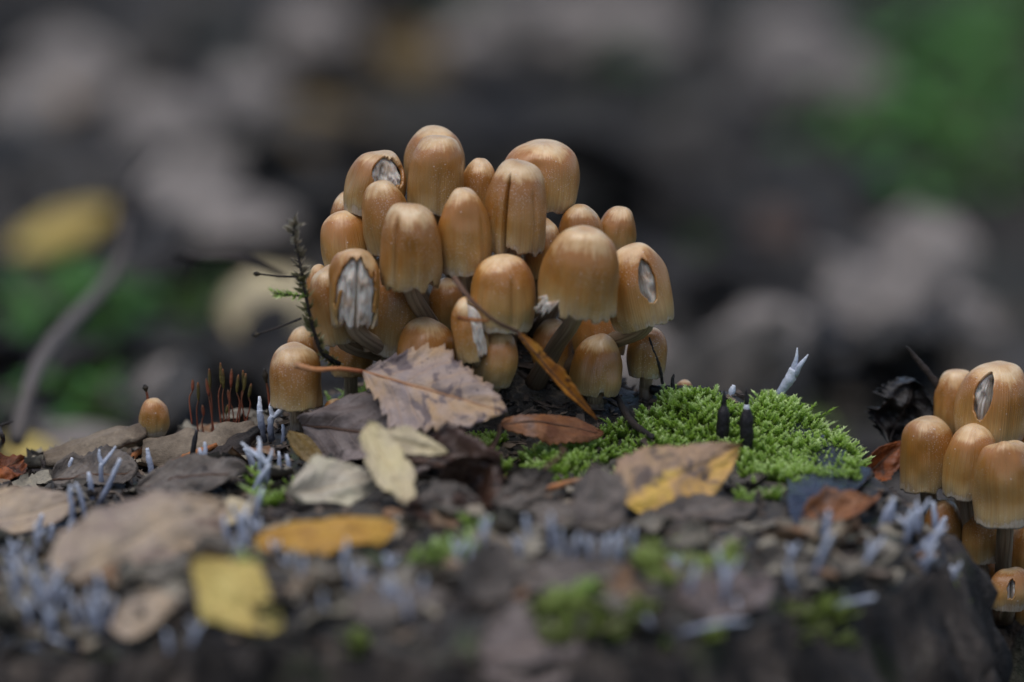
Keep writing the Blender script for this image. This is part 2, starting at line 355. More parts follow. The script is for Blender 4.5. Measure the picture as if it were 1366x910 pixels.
M['l_pale'] = leaf_material('leaf_pale', srgb(206, 196, 166), srgb(196, 184, 162), srgb(160, 148, 132), spot=srgb(120, 104, 90), spot_lo=.64, spot_hi=.74, vein=srgb(184, 166, 132))
M['l_tan'] = leaf_material('leaf_tan', srgb(186, 160, 128), srgb(172, 152, 130), srgb(146, 126, 112), spot=srgb(106, 80, 66), spot_lo=.62, spot_hi=.72, vein=srgb(196, 172, 142), sc=2.2)
M['l_yellow'] = leaf_material('leaf_yellow', srgb(214, 190, 108), srgb(206, 180, 98), srgb(190, 158, 80), spot=srgb(128, 84, 50), spot_lo=.66, spot_hi=.74, vein=srgb(226, 200, 120), sc=2.2)
M['l_ochre'] = leaf_material('leaf_ochre', srgb(204, 158, 62), srgb(194, 144, 56), srgb(158, 110, 44), spot=srgb(104, 62, 28), spot_lo=.64, spot_hi=.74, vein=srgb(210, 160, 70), sc=2.4)
M['l_spotted'] = leaf_material('leaf_yellow_decay', srgb(222, 184, 76), srgb(206, 160, 90), srgb(150, 122, 104), half=srgb(150, 124, 104), spot=srgb(84, 72, 68), spot_lo=.52, spot_hi=.62, vein=srgb(214, 170, 90), sc=3.0)
M['l_dull'] = leaf_material('leaf_dull_ochre', srgb(128, 104, 52), srgb(118, 94, 48), srgb(96, 76, 44), spot=srgb(70, 52, 34), vein=srgb(130, 106, 62))
M['l_orange'] = leaf_material('leaf_orange', srgb(168, 92, 32), srgb(150, 80, 34), srgb(110, 60, 32), spot=srgb(60, 36, 24), vein=srgb(180, 110, 50))
M['l_litter'] = leaf_material('litter_leaf_brown', srgb(46, 43, 39), srgb(62, 58, 52), srgb(82, 77, 69), spot=srgb(34, 31, 28), vein=srgb(104, 92, 80))
M['l_grey'] = leaf_material('litter_leaf_grey', srgb(128, 119, 112), srgb(150, 140, 132), srgb(170, 160, 150), spot=srgb(92, 82, 75), vein=srgb(160, 146, 132))
M['l_soot'] = leaf_material('litter_leaf_blackened', srgb(20, 19, 19), srgb(30, 28, 27), srgb(42, 39, 37), spot=srgb(24, 20, 20), vein=srgb(64, 54, 48), rough=.45)
M['l_taupe'] = leaf_material('leaf_taupe', srgb(126, 112, 102), srgb(140, 126, 116), srgb(154, 140, 128), spot=srgb(96, 82, 74), spot_lo=.66, spot_hi=.76, vein=srgb(150, 132, 114))
M['l_taupe2'] = leaf_material('leaf_dark_taupe', srgb(92, 78, 72), srgb(118, 104, 98), srgb(140, 126, 120), spot=srgb(66, 54, 48), vein=srgb(128, 104, 90))
M['l_amber'] = leaf_material('leaf_amber', srgb(202, 138, 40), srgb(184, 116, 34), srgb(130, 76, 26), spot=srgb(70, 38, 20), spot_lo=.56, spot_hi=.66, vein=srgb(120, 70, 36), sc=5.0)
M['l_wet'] = leaf_material('leaf_wet_blue_black', srgb(28, 30, 42), srgb(40, 43, 58), srgb(58, 61, 76), spot=srgb(20, 20, 24), vein=srgb(60, 60, 72), rough=.3, gloss=.6)
M['chip'] = along_material('wood_chip', [(.0, srgb(104, 90, 74)), (.5, srgb(134, 119, 100)), (1.0, srgb(92, 78, 64))], nz=1.2, rough=.8)
M['scrap'] = along_material('leaf_scrap', [(.0, srgb(56, 51, 45)), (.3, srgb(88, 81, 71)), (.55, srgb(122, 114, 101)), (.8, srgb(154, 145, 126)), (1.0, srgb(128, 92, 62))], nz=.5, rough=.7)
M['carpet'] = along_material('litter_carpet', [(.0, srgb(24, 22, 21)), (.5, srgb(46, 42, 38)), (.85, srgb(70, 64, 57)), (1.0, srgb(96, 88, 78))], nz=.8, rough=.75)
M['debris'] = along_material('bark_debris', [(.0, srgb(40, 33, 29)), (.4, srgb(64, 54, 47)), (.7, srgb(96, 82, 70)), (1.0, srgb(122, 106, 90))], nz=1.6, rough=.75)

# ------------------------------------------------------------------ setting: forest floor and stump
def build_floor():
    xs = np.concatenate([-np.geomspace(900, 7, 26), np.linspace(-6.5, 6.5, 150), np.geomspace(7, 900, 26)])
    ys = np.concatenate([-np.geomspace(900, 5, 26), np.linspace(-4.5, 14, 190), np.geomspace(15, 900, 26)])
    X, Y = np.meshgrid(xs, ys); Z = floor_z(X, Y)
    Z = np.where(stump_z(X, Y) > Z+.12, Z-.1, Z)
    V = np.stack([X, Y, Z], -1).reshape(-1, 3); nx = len(xs)
    i, j = np.meshgrid(np.arange(len(ys)-1), np.arange(nx-1), indexing='ij'); a = (i*nx+j).ravel()
    o = obj('forest_floor', fast_mesh('forest_floor', V, np.stack([a, a+1, a+nx+1, a+nx], 1), smooth=True), M['soil'])
    tag(o, 'dark forest soil under the leaf litter', 'ground', kind='structure')
build_floor()
STUMP = thing('tree_stump', 'broad rotten tree stump carrying moss, dead leaves and the mushroom clusters', 'tree stump', (CX, CY, -.78))
def build_stump():
    nth = 420; th = np.linspace(0, 2*math.pi, nth, endpoint=False); ro = rim(th)
    # top: a disc of rings
    fr = np.concatenate([[0.02], np.linspace(.04, 1.0, 150)])
    V = []
    for f in fr:
        x, y = CX+np.cos(th)*ro*f, CY+np.sin(th)*ro*f; V.append(np.stack([x, y, stump_z(x, y)], 1))
    V = np.concatenate(V)-np.array([CX, CY, -.78]); n = len(fr)
    q = [(i*nth+k, i*nth+(k+1) % nth, (i+1)*nth+(k+1) % nth, (i+1)*nth+k) for i in range(n-1) for k in range(nth)]
    obj('rotten_top', fast_mesh('rotten_top', V, np.array(q), smooth=True), M['stump'], STUMP)
    # flank: bark with ridges and flakes
    V = []; ds = np.concatenate([np.linspace(-.06, .12, 22), np.linspace(.135, .62, 34)])
    for d in ds:
        rr = ro+d; x, y = CX+np.cos(th)*rr, CY+np.sin(th)*rr
        z = stump_z(x, y)-.012*(d < 0)
        a = sstep(-.04, .05, d)
        rough = .10*np.abs(fbm(th*11, z*3.2, 5.0, 3))+.035*fbm(th*34, z*9, 2.0, 3)
        V.append(np.stack([x+np.cos(th)*rough*a, y+np.sin(th)*rough*a, z], 1))
    V = np.concatenate(V)-np.array([CX, CY, -.78]); n = len(ds)
    q = [(i*nth+k, i*nth+(k+1) % nth, (i+1)*nth+(k+1) % nth, (i+1)*nth+k) for i in range(n-1) for k in range(nth)]
    obj('bark', fast_mesh('bark', V, np.array(q), smooth=True), M['bark'], STUMP)
build_stump()

# ------------------------------------------------------------------ mushrooms
def cap_fn(w, h, seed, eq=.34, n=2.6, narrow=.1, lump=.085, grooves=(), jag=.03, notch=()):
    Rr = w/2; rgs = random.Random(int(seed*1000)); grooves = tuple(grooves)+tuple((rgs.uniform(-1.3, 1.3), rgs.uniform(.08, .2), rgs.uniform(.02, .06), rgs.uniform(.3, .5), 1.2) for _ in range(3))
    def smax(th):
        s = 1-jag*np.clip(.5+fbm(np.cos(th)*4+seed, np.sin(th)*4, seed, 3), 0, 1.6)
        for t0, dt, am in notch: s = s-am*sstep(dt, dt*.75, np.abs((th-t0+math.pi) % (2*math.pi)-math.pi))
        return s
    def f(th, s, shrink=0.0):
        s = s*(1-(1-smax(th))*sstep(.3, 1, s))
        # arc: s .. 0..se above the equator on a superellipse, then the narrowing skirt
        se = .68; a = np.clip(s/se, 0, 1)*math.pi/2
        r = np.sin(a)**(2/n)*Rr; z = np.cos(a)**(2/n)*h*(1-eq)+h*eq
        k = np.clip((s-se)/(1-se), 0, 1)
        z = np.where(s > se, h*eq*(1-k), z); r = np.where(s > se, Rr*(1-narrow*k*k), r)
        x0, y0, z0 = r*np.sin(th), -r*np.cos(th), z
        lm = fbm(x0/w*2.2+seed*3.7, y0/w*2.2+seed, z0/w*1.6+seed*1.9, 2)
        r = r*(1+lump*lm)*(1+.035*np.cos(2*th+seed*2.3))
        z = z*(1+.6*lump*lm*(1-sstep(.25, .68, s)))
        for t0, wd, dep, s0, s1 in grooves:
            g = np.exp(-(((th-t0+math.pi) % (2*math.pi)-math.pi)/wd)**2)*sstep(s0, s0+.2, s)*(1-sstep(s1, s1+.12, s))
            r = r-dep*Rr*g
        sk = .06*w*((z/h)**2)*math.sin(seed*5.1); sk2 = .06*w*((z/h)**2)*math.cos(seed*3.7)
        r = np.maximum(r-shrink, 0); z = np.where(s < .5, z-shrink*np.cos(np.clip(s/se, 0, 1)*math.pi/2), z)
        return np.stack([r*np.sin(th)+sk, -r*np.cos(th)+sk2, z], -1)
    return f
def build_cap(w, h, seed, holes=(), na=110, nr=44, thick=.008, **kw):
    f = cap_fn(w, h, seed, **kw)
    if kw.get('grooves'): na = 220
    if holes: na, nr = 220, 96
    th = np.linspace(0, 2*math.pi, na, endpoint=False); s = np.linspace(.012, 1, nr)
    S, T = np.meshgrid(s, th, indexing='ij')
    keep = np.ones((nr-1, na), bool)
    Sm, Tm = (S[:-1]+S[1:])/2, T[:-1]+math.pi/na
    def ef(T_, S_):
        e = np.full(np.shape(T_), 9.0)
        for (t0, s0, dt, ds, wob) in holes:
            d = (T_-t0+math.pi) % (2*math.pi)-math.pi
            e = np.minimum(e, (d/dt)**2+((S_-s0)/ds)**2+wob*fbm(np.cos(T_)*4, np.sin(T_)*4+S_*6, seed, 3))
        return e
    if holes:
        keep = ef(Tm, Sm) > 1
        kv = np.zeros((nr, na), bool); rv = np.zeros((nr, na), bool)
        for a_, b_ in ((kv, keep), (rv, ~keep)):
            a_[:-1] |= b_; a_[1:] |= b_; a_[:-1] |= np.roll(b_, 1, 1); a_[1:] |= np.roll(b_, 1, 1)
        bd = kv & rv; h1, h2 = 1e-3, 1e-3; T, S = T.copy(), S.copy(); T0, S0 = T.copy(), S.copy()
        for _ in range(4):      # draw the torn edge smooth
            e0 = ef(T, S); gt = (ef(T+h1, S)-e0)/h1; gs = (ef(T, S+h2)-e0)/h2; w1 = (nr/na*2*math.pi)**2
            q = (1-e0)/(gt*gt*w1+gs*gs+1e-6)
            T = np.where(bd, np.clip(T+q*gt*w1, T0-4.2/na, T0+4.2/na), T); S = np.where(bd, np.clip(S+q*gs, S0-.7/nr, S0+.7/nr), S)
        S = np.clip(S, .012, 1)
    O = f(T, S); I = f(T, S, thick)
    # ragged lip: pull the outer skin a little at a hole edge
    V = np.concatenate([O.reshape(-1, 3), I.reshape(-1, 3)]); UV = np.concatenate([np.stack([T/(2*math.pi), S], -1).reshape(-1, 2)]*2)
    N = nr*na; F = []
    for i in range(nr-1):
        for k in range(na):
            if not keep[i, k]: continue
            k2 = (k+1) % na; a, b, c, d = i*na+k, i*na+k2, (i+1)*na+k2, (i+1)*na+k
            F.append((a, d, c, b)); F.append((N+a, N+b, N+c, N+d))
            if i == nr-2 or not keep[i+1, k]: F.append((d, N+d, N+c, c))
            if i > 0 and not keep[i-1, k]: F.append((a, b, N+b, N+a))
            if not keep[i, k2]: F.append((b, c, N+c, N+b))
            if not keep[i, k-1]: F.append((a, N+a, N+d, d))
    top, topi = len(V), len(V)+1
    V = np.vstack([V, [O[0, :, 0].mean(), O[0, :, 1].mean(), O[0, :, 2].mean()+.0004], [0, 0, I[0, :, 2].mean()]]); UV = np.vstack([UV, [0, 0], [0, 0]])
    for k in range(na): F.append((top, k, (k+1) % na)); F.append((topi, N+(k+1) % na, N+k))
    used = sorted({i for q in F for i in q}); mp = {o: n_ for n_, o in enumerate(used)}
    me = new_mesh('cap', V[used], [tuple(mp[i] for i in q) for q in F], UV[used])
    return me, f
def build_gills(f, w, slit=None, lam=46, depth=.16, gap=.012, na=276, nr=30):
    th = np.linspace(0, 2*math.pi, na, endpoint=False); s = np.linspace(.05, .985, nr); S, T = np.meshgrid(s, th, indexing='ij')
    P = f(T, S, gap); ax = P.copy(); ax[..., :2] = 0
    k = 1-depth*(.5+.5*np.cos(T*lam+2*vnoise(T*6, S*3, 2.0)))*sstep(.05, .3, S)
    for t0, wd, dep in (slit or ()):
        k = k-dep*np.exp(-(((T-t0+math.pi) % (2*math.pi)-math.pi)/wd)**2)*sstep(.15, .4, S)
    k = k-.16*np.clip(fbm(T*5, S*11, w*31, 3), -.2, 1)*sstep(.1, .3, S)
    P[..., :2] *= k[..., None]
    V = P.reshape(-1, 3); UV = np.stack([T/(2*math.pi), S], -1).reshape(-1, 2)
    F = [(i*na+q, (i+1)*na+q, (i+1)*na+(q+1) % na, i*na+(q+1) % na) for i in range(nr-1) for q in range(na)]
    c = len(V); V = np.vstack([V, [0, 0, P[0, :, 2].mean()], [0, 0, P[-1, :, 2].mean()+.3*w]]); UV = np.vstack([UV, [0, 0], [0, 1]])
    F += [(c, q, (q+1) % na) for q in range(na)] + [(c+1, (nr-1)*na+(q+1) % na, (nr-1)*na+q) for q in range(na)]
    return new_mesh('gills', V, F, UV)

# (cx, top, bottom, width, tilt, lean, Y, label, options)   pixel sizes of the photograph, Y = wished depth
CL = [
 (549,271,391, 83, 2, 2,-.19,'tall tan cap with a fold down one side and a chipped, stepped hem',dict(grooves=((-.55,.10,.13,.25,1.2),),jag=.05,notch=((.95,.35,.07),(-.75,.12,.05)))),
 (621,254,370, 68,-1, 2,-.14,'smooth tall tan cap with pale crown, between the chipped cap and the deeply grooved cap',dict(eq=.3,n=2.7)),
 (474,330,442, 70, 3, 6,-.22,'tan cap torn open in front, white ragged gills hanging out',dict(holes=((.15,.78,.98,.50,.45),),gslit=((.14,.14,.6),),eq=.4,jag=.08)),
 (672,337,446, 86, 0, 4,-.24,'glossy orange-brown egg-shaped cap above the diagonal narrow leaf',dict(n=2.3,narrow=.12,grooves=((.35,.16,.06,.3,.85),))),
 (773,297,427,102, 4, 5,-.24,'largest amber cap with frayed white fringe on its ragged hem',dict(jag=.07,notch=((-.85,.4,.13),(-.15,.1,.06)),n=2.5,fringe=True,narrow=.02)),
 (626,398,483, 48,-12,4,-.26,'small cap split lengthwise with pale violet flesh laid bare, under the crossing leaf stalk',dict(holes=((1.15,.62,1.0,.75,.15),),gflesh=True,eq=.42,n=2.1)),
 (661,443,520, 60, 4, 0,-.22,'small orange egg-shaped cap low down beside the tan birch leaf',dict(n=2.1,eq=.45,narrow=.3)),
 (569,427,505, 78, 0, 0,-.15,'low cap with a worn pale crown, half hidden behind the tan birch leaf',dict(n=2.3)),
 (522,355,478, 76, 6, 0,-.10,'broad tan cap tucked behind the torn cap and under the chipped cap',dict(n=2.6)),
 (449,352,462, 66,-10,0,-.12,'smooth tan cap pressed behind the torn cap, beside the dry moss sprig',dict(n=2.4)),
 (517,240,342, 66,-6, 2,-.04,'tan cap with a white scab on its crown, behind the tall chipped cap',dict(n=2.4)),
 (465,282,366, 74,-6, 0,-.02,'rounded caramel cap directly above the torn cap with hanging gills',dict(n=2.3)),
 (687,215,343, 84, 2, 2,-.08,'tall brown cap with a deep dark groove down its middle and pale broken hem',dict(grooves=((-.38,.05,.34,.22,1.3),(-.38,.22,.07,.25,1.3)),jag=.07,notch=((-.15,.28,.05),),narrow=.08)),
 (850,327,442, 90,-14,0,-.10,'large cap leaning outward with an oval hole that shows white gills',dict(holes=((.40,.52,.30,.2,.3),),n=2.3,gslit=((.2,.2,.55),))),
 (580,181,290, 76, 0, 0, .03,'tall topmost cap sprinkled with glittering grains, with a white glaze on its crown',dict(n=2.8,narrow=.02)),
 (502,203,292, 80, 8, 0, .06,'cap with its crown torn away so that gills and stem top show',dict(holes=((.45,.38,.72,.24,.5),),gslit=((.15,.3,.55),),n=2.3)),
 (797,449,530, 70, 4, 0,-.06,'dull tan cap on a pale stem, low down in the shade of the largest cap',dict(n=2.4,notch=((.2,.14,.08),))),
 (725,293,376, 48, 6, 0,-.01,'slim cap squeezed between the grooved cap and the largest cap',dict(n=2.3)),
 (720,335,410, 50, 0, 0, .02,'shaded cap deep between the glossy egg-shaped cap and the frayed cap',dict(n=2.3)),
 (776,271,350, 62, 3, 0, .03,'cap with pale crown peeping out just behind the largest amber cap',dict(n=2.3)),
 (581,169,270, 80, 0, 0, .12,'hindmost topmost cap, showing only its domed crown above the glittering cap',dict(n=2.4)),
 (720,187,286,106, 4, 0, .10,'wide pale-crowned cap bulging behind the grooved cap at the top',dict(n=2.5,grooves=((-.1,.4,.10,.35,1.2),),eq=.4)),
 (638,212,300, 52, 0, 0, .10,'small cap with cream crown between the topmost cap and the wide cap',dict(n=2.3)),
 (821,276,345, 54, 6, 0, .10,'small round cap at the outer shoulder of the cluster with a dark speck',dict(n=2.1)),
 (863,436,506, 56, 2, 0, .02,'small dull cap on a short stem at the mossy foot of the cluster',dict(n=2.5)),
 (466,256,330, 50,-6, 0, .12,'cap of which only a sliver shows behind the crown-torn cap',dict(n=2.2)),
 (430,353,430, 44,-8, 0, .02,'small pale cap almost hidden beside the dry moss sprig',dict(n=2.2)),
 (512,345,420, 50, 0, 0, .03,'small shaded cap in the gap between torn cap and chipped cap',dict(n=2.2)),
 (600,372,440, 56, 0, 0, .06,'dark shaded cap deep below the smooth tall cap',dict(n=2.3)),
 (800,410,480, 72, 0, 0, .06,'cap in deep shade under the largest cap and the holed cap',dict(n=2.3)),
 (545,430,505, 60, 0, 0, .06,'deeply shaded cap low behind the broad tan cap and the leaf-hidden cap',dict(n=2.3)),
 (735,425,500, 58, 0, 0, .10,'deeply shaded cap low behind the glossy egg-shaped cap',dict(n=2.3)),
 (468,430,505, 58, 0, 0, .04,'deeply shaded cap low behind the torn cap, over the soil',dict(n=2.3)),
 (404,434,500, 46, 0, 0, .08,'small dark cap behind the stout lone cap with the leaf stalk across it',dict(n=2.2)),
]
CL_LEFT = [
 (395,460,549, 74,-1, 0,-.14,'stout pale tan cap standing apart, crossed by the stalk of the tan birch leaf',dict(n=2.6,narrow=.0,grooves=((-.2,.3,.05,.4,1.2),))),
 (446,532,560, 30, 0, 0,-.16,'tiny yellowish button barely out of the debris beside the stout cap',dict(n=2.1)),
 (206,531,585, 42, 0, 0, .02,'single small orange egg-shaped cap standing alone on a strip of dead wood',dict(n=2.0,eq=.42,narrow=.32)),
 (913,507,524, 22, 10,0, .06,'tiny orange button among the moss shoots',dict(n=2.0)),
]
CL_R = [
 (1275,493,580, 62,-2, 0, .04,'tan cap behind the holed cap of the side cluster',dict(n=2.5)),
 (1323,484,592,102, 3, 0,-.06,'big cap of the side cluster with a long hole into its dark hollow',dict(holes=((-.38,.44,.27,.25,.3),),n=2.4,gslit=((-.22,.26,.7),))),
 (1239,557,660, 74, 2, 0,-.12,'smooth beige cap at the outer edge of the side cluster, split at the hem',dict(n=2.6,notch=((.5,.2,.06),),narrow=.02)),
 (1293,564,669, 76, 4, 0,-.16,'beige cap wedged between two others in front of the side cluster',dict(n=2.5)),
 (1341,587,706, 84, 0, 0,-.20,'flat-crowned brown cap hanging lowest in front of the side cluster',dict(n=3.0,narrow=.02)),
 (1259,666,730, 50, 0, 0,-.02,'small round cap half behind the rim of the stump',dict(n=2.2)),
 (1309,660,756, 60, 0, 0,-.04,'shaded brown cap under the flat-crowned cap',dict(n=2.2)),
 (1285,714,770, 42, 0, 0,-.02,'very small cap showing only its crown over the stump rim',dict(n=2.2)),
 (1347,756,816, 58, 0, 0,-.21,'low cap with a small star-shaped hole in its middle',dict(holes=((0,.52,.22,.18,.8),),n=2.3,gslit=((0,.14,.7),))),
 (1372,690,780, 60, 0, 0, .0,'dark cap deep in the shade of the side cluster',dict(n=2.3)),
 (1318,738,800, 46, 0, 0, .06,'small shaded cap between the stump rim and the low holed cap',dict(n=2.2)),
 (1378,775,840, 54, 0, 0, .02,'low shaded cap behind the cap with the star-shaped hole',dict(n=2.3)),
 (1384,560,650, 70, 0, 0, .02,'cap of the side cluster at the back beside the holed cap',dict(n=2.4)),
]
def resolve(rows):
    """push caps back in depth until none runs into one in front of it"""
    order = sorted(range(len(rows)), key=lambda i: rows[i][6]); done = []; Y = {}
    for i in order:
        cx, t, b, wd = rows[i][:4]; y = rows[i][6]; cy = (t+b)/2
        for _ in range(60):
            hit_ = False
            for j in done:
                cx2, t2, b2, w2 = rows[j][:4]
                e = (abs(cx-cx2)/((wd+w2)*.5))**2.2+(abs(cy-(t2+b2)/2)/((b-t+b2-t2)*.5))**2.2+(abs(y-Y[j])/((wd+w2)*.5/528))**2.2
                if e < .80: hit_ = True; y += .01; break
            if not hit_: break
        Y[i] = y; done.append(i)
    return Y
PLACED = []
def mushroom(row, Y, base_c, spread, group, seed, stem_r=.022):
    cx, t, b, wd, tilt, lean, _, label, op = row; op = dict(op)
    holes = op.pop('holes', ()); gslit = op.pop('gslit', ()); flesh = op.pop('gflesh', False); fringe = op.pop('fringe', False)
    s = ppu(Y); wB = wd/s; hp = (b-t)/s
    h = (hp-.5*wB*math.sin(PITCH)*.85)/math.cos(PITCH)
    ax = np.array([math.sin(R(tilt)), -math.cos(R(tilt))]); k = (b-t)/2-.5*wd*math.sin(PITCH)*.85
    mc = np.array([cx, (t+b)/2])-ax*k
    mpos = at(mc[0], mc[1], Y)
    rot = Matrix.Rotation(R(tilt), 3, 'Y') @ Matrix.Rotation(R(lean), 3, 'X')
    axis = np.array(rot @ Vector((0, 0, 1)))
    bx, by = base_c[0]+(mpos[0]-base_c[0])*spread, base_c[1]+(mpos[1]-base_c[1])*spread
    low = h < .2 and mpos[2]-H(mpos[0], mpos[1]) < .12
    if low: bx, by = mpos[0]-axis[0]*.03, mpos[1]+.01
    base = np.array([bx, by, float(H(bx, by))-.01])
    if base[2] > mpos[2]-.01: base[2] = mpos[2]-.03
    root = thing('mushroom', label, 'mushroom', base, group)
    me, f = build_cap(wB, h, seed, holes=holes, **op)
    c = obj('cap', me, M['cap'], root); c.location = tuple(mpos-base); c.rotation_euler = rot.to_euler()
    g = obj('gills', build_gills(f, wB, gslit, lam=(90 if not flesh else 18), depth=(.07 if not flesh else .03), gap=.011), M['gill'], c)
    stop = mpos+axis*h*.55; mid = (base+mpos)/2+np.array([0, .05*min(1, (mpos-base)[2]/.3), 0])+(mpos-base)[2]*.12*np.array([axis[0], 0, 0])
    sr = min(stem_r, wB*.16)
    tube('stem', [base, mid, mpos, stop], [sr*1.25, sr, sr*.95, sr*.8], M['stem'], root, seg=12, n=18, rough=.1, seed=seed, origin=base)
    if fringe:
        parts = []; rng = random.Random(5)
        for q in range(34):
            a = -1.3+q*.022+rng.uniform(-.02, .02); p0 = f(np.array(a), np.array(rng.uniform(.93, .995)))
            d = np.array([math.sin(a)*.6-.2, -math.cos(a)*.25, -.6+rng.uniform(-.5, .35)])*rng.uniform(.010, .030)
            parts.append(tube_data([p0*.985, p0*1.0+d*.5, p0+d], [.0030, .0024, .0007], 5, 5, .3, q))
        v, fc, u = join_data(parts); obj('frayed_fringe', new_mesh('frayed_fringe', v, fc, u), M['gill'], c)
    PLACED.append((mpos, wB, h, axis))
    return root
Y1 = resolve(CL)
for i, row in enumerate(CL): mushroom(row, Y1[i], (-.03, .24), .45, 'mushrooms of the main cluster', i*1.37+2.1)
for i, row in enumerate(CL_LEFT): mushroom(row, row[6], (at(row[0], row[2], row[6])[0], row[6]), .3, None, i*2.9+71.3, stem_r=.018)
Y2 = resolve(CL_R)
for i, row in enumerate(CL_R): mushroom(row, Y2[i], (1.26, .22), .5, 'mushrooms of the side cluster', i*1.7+41.9)

# ------------------------------------------------------------------ leaves
def leaf_width(kind, s):
    if kind == 'birch': return np.where(s < .3, np.sin(np.clip(s/.3, 0, 1)*math.pi/2)**.75, (1-np.clip((s-.3)/.7, 0, 1))**.85*(1+.35*np.clip((s-.3)/.7, 0, 1)))
    if kind == 'wedge': return np.where(s < .42, np.clip(s/.42, 0, 1)**.8, (1-np.clip((s-.42)/.58, 0, 1))**.7)
    if kind == 'oval': return np.sin(math.pi*np.clip(s, 0, 1)**.92)**.62
    if kind == 'narrow': return np.sin(math.pi*np.clip(s, 0, 1)**.8)**.9
    return np.sin(math.pi*np.clip(s, 0, 1)**.72)**.78
def leaf_mesh(kind, L, W, seed=0, serr=.07, teeth=13, cup=.0, arch=.0, twist=0.0, wave=.03, rag=.16, ns=90, nt_=19, thick=.0035, fold=.0):
    s = np.linspace(0, 1, ns); t = np.linspace(-1, 1, nt_); S, T = np.meshgrid(s, t, indexing='ij')
    hw = leaf_width(kind, s)*W/2
    saw = (s*teeth) % 1.0; saw2 = (s*teeth*3.1) % 1.0
    jag = 1+serr*(saw-.6)+serr*.35*(saw2-.5)
    edge = sstep(.55, 1.0, np.abs(T))
    wv = hw[:, None]*(1+(jag[:, None]-1)*edge)
    if rag: wv = wv*(1-rag*edge*np.clip(fbm(S*6+seed, np.sign(T)*3, seed, 3)+.2, 0, 1))
    x = S*L; y = T*wv
    x = x-serr*.5*edge*W*.25*(saw[:, None]-.5)*(hw[:, None]/(W/2))
    u = y/(W/2+1e-9)
    z = cup*W*u*u + fold*W*np.abs(u) + arch*L*4*S*(1-S) + wave*W*fbm(S*3.1+seed, T*1.6+seed*.7, seed*1.3, 3)
    z = z - .018*W*np.exp(-(T/.07)**2) + .010*W*np.cos(2*math.pi*(S*7-np.abs(T)*2.3))*sstep(.05, .3, np.abs(T))*(1-edge*.5)
    tw = twist*(S-.5); y, z = y*np.cos(tw)-z*np.sin(tw), y*np.sin(tw)+z*np.cos(tw)
    P = np.stack([x, y, z], -1).reshape(-1, 3); Q = P.copy(); Q[:, 2] -= thick
    uv = np.stack([S, (T+1)/2], -1).reshape(-1, 2); N = len(P)
    F = []
    for i in range(ns-1):
        for k in range(nt_-1):
            a = i*nt_+k; F.append((a, a+nt_, a+nt_+1, a+1)); F.append((N+a, N+a+1, N+a+nt_+1, N+a+nt_))
    for i in range(ns-1):
        a = i*nt_; F.append((a, N+a, N+a+nt_, a+nt_)); a += nt_-1; F.append((a, a+nt_, N+a+nt_, N+a))
    for k in range(nt_-1):
        F.append((k, k+1, N+k+1, N+k)); a = (ns-1)*nt_+k; F.append((a, N+a, N+a+1, a+1))
    zc = lambda q: np.interp(q, s, P.reshape(ns, nt_, 3)[:, nt_//2, 2]); yc = lambda q: np.interp(q, s, P.reshape(ns, nt_, 3)[:, nt_//2, 1])
    return new_mesh('blade', np.vstack([P, Q]), F, np.vstack([uv, uv])), zc, yc
OCC = set()
def occ(xy):
    for a, b in np.round(np.asarray(xy)/.04).astype(int): OCC.add((int(a), int(b)))
def free(x, y): return (round(x/.04), round(y/.04)) not in OCC
def fallen_leaf(label, base, tip, W, normal, kind, mat, seed=0, pet=None, petmat='petiole', pr=.007, cat='leaf', group=None, name='fallen_leaf', mid=True, **kw):
    base, tip = np.asarray(base, float), np.asarray(tip, float); d = tip-base; L = float(np.linalg.norm(d)); X = d/L
    nrm = np.asarray(normal, float); nrm = nrm-X*nrm.dot(X); nrm /= np.linalg.norm(nrm); Yv = np.cross(nrm, X)
    me, zc, yc = leaf_mesh(kind, L, W, seed, **kw)
    root = thing(name, label, cat, base, group)
    root.rotation_euler = Matrix((X, Yv, nrm)).transposed().to_euler()
    mw = np.array(Matrix((X, Yv, nrm)).transposed()); nv_ = len(me.vertices); cc = np.zeros(nv_*3); me.vertices.foreach_get('co', cc); cc = cc.reshape(-1, 3)
    wv = cc @ mw.T+base; lay = np.where(np.arange(nv_) < nv_//2, .018, .014)
    wv[:, 2] = np.maximum(wv[:, 2], H(wv[:, 0], wv[:, 1])+lay)          # a leaf lies on the ground, never in it
    me.vertices.foreach_set('co', ((wv-base) @ mw).ravel()); me.update()
    occ(wv[:, :2])
    bl = obj('blade', me, M[mat], root)
    if mid:
        q = np.linspace(.0, .93, 12); tube('midrib', np.stack([q*L, yc(q), zc(q)+.0015], 1), [.0034, .0010], M['vein' if petmat == 'petiole' else petmat], root, seg=6, n=24)
    if pet is not None:
        inv = np.array(Matrix((X, Yv, nrm)))
        pl = [inv @ (np.asarray(p)-base) for p in pet][::-1]
        tube('petiole', [(0, 0, float(zc(0)))]+pl, [pr*.8, pr*.8, pr*1.25], M[petmat], root, seg=8, n=22)
    return root
UPN = (0, -.2, 1)
def lie(px, py, dz=.015): p = hit(px, py); return np.array([p[0], p[1], p[2]+dz])
def lift(px, py, up):       # a point above the surface that is seen at (px,py): 'up' higher than the ground below it
    p = hit(px, py)
    for _ in range(30):
        Yq = p[1]-.01
        q = at(px, py, Yq)
        if q[2]-float(H(q[0], q[1])) > up: return q
        p = q
    return p
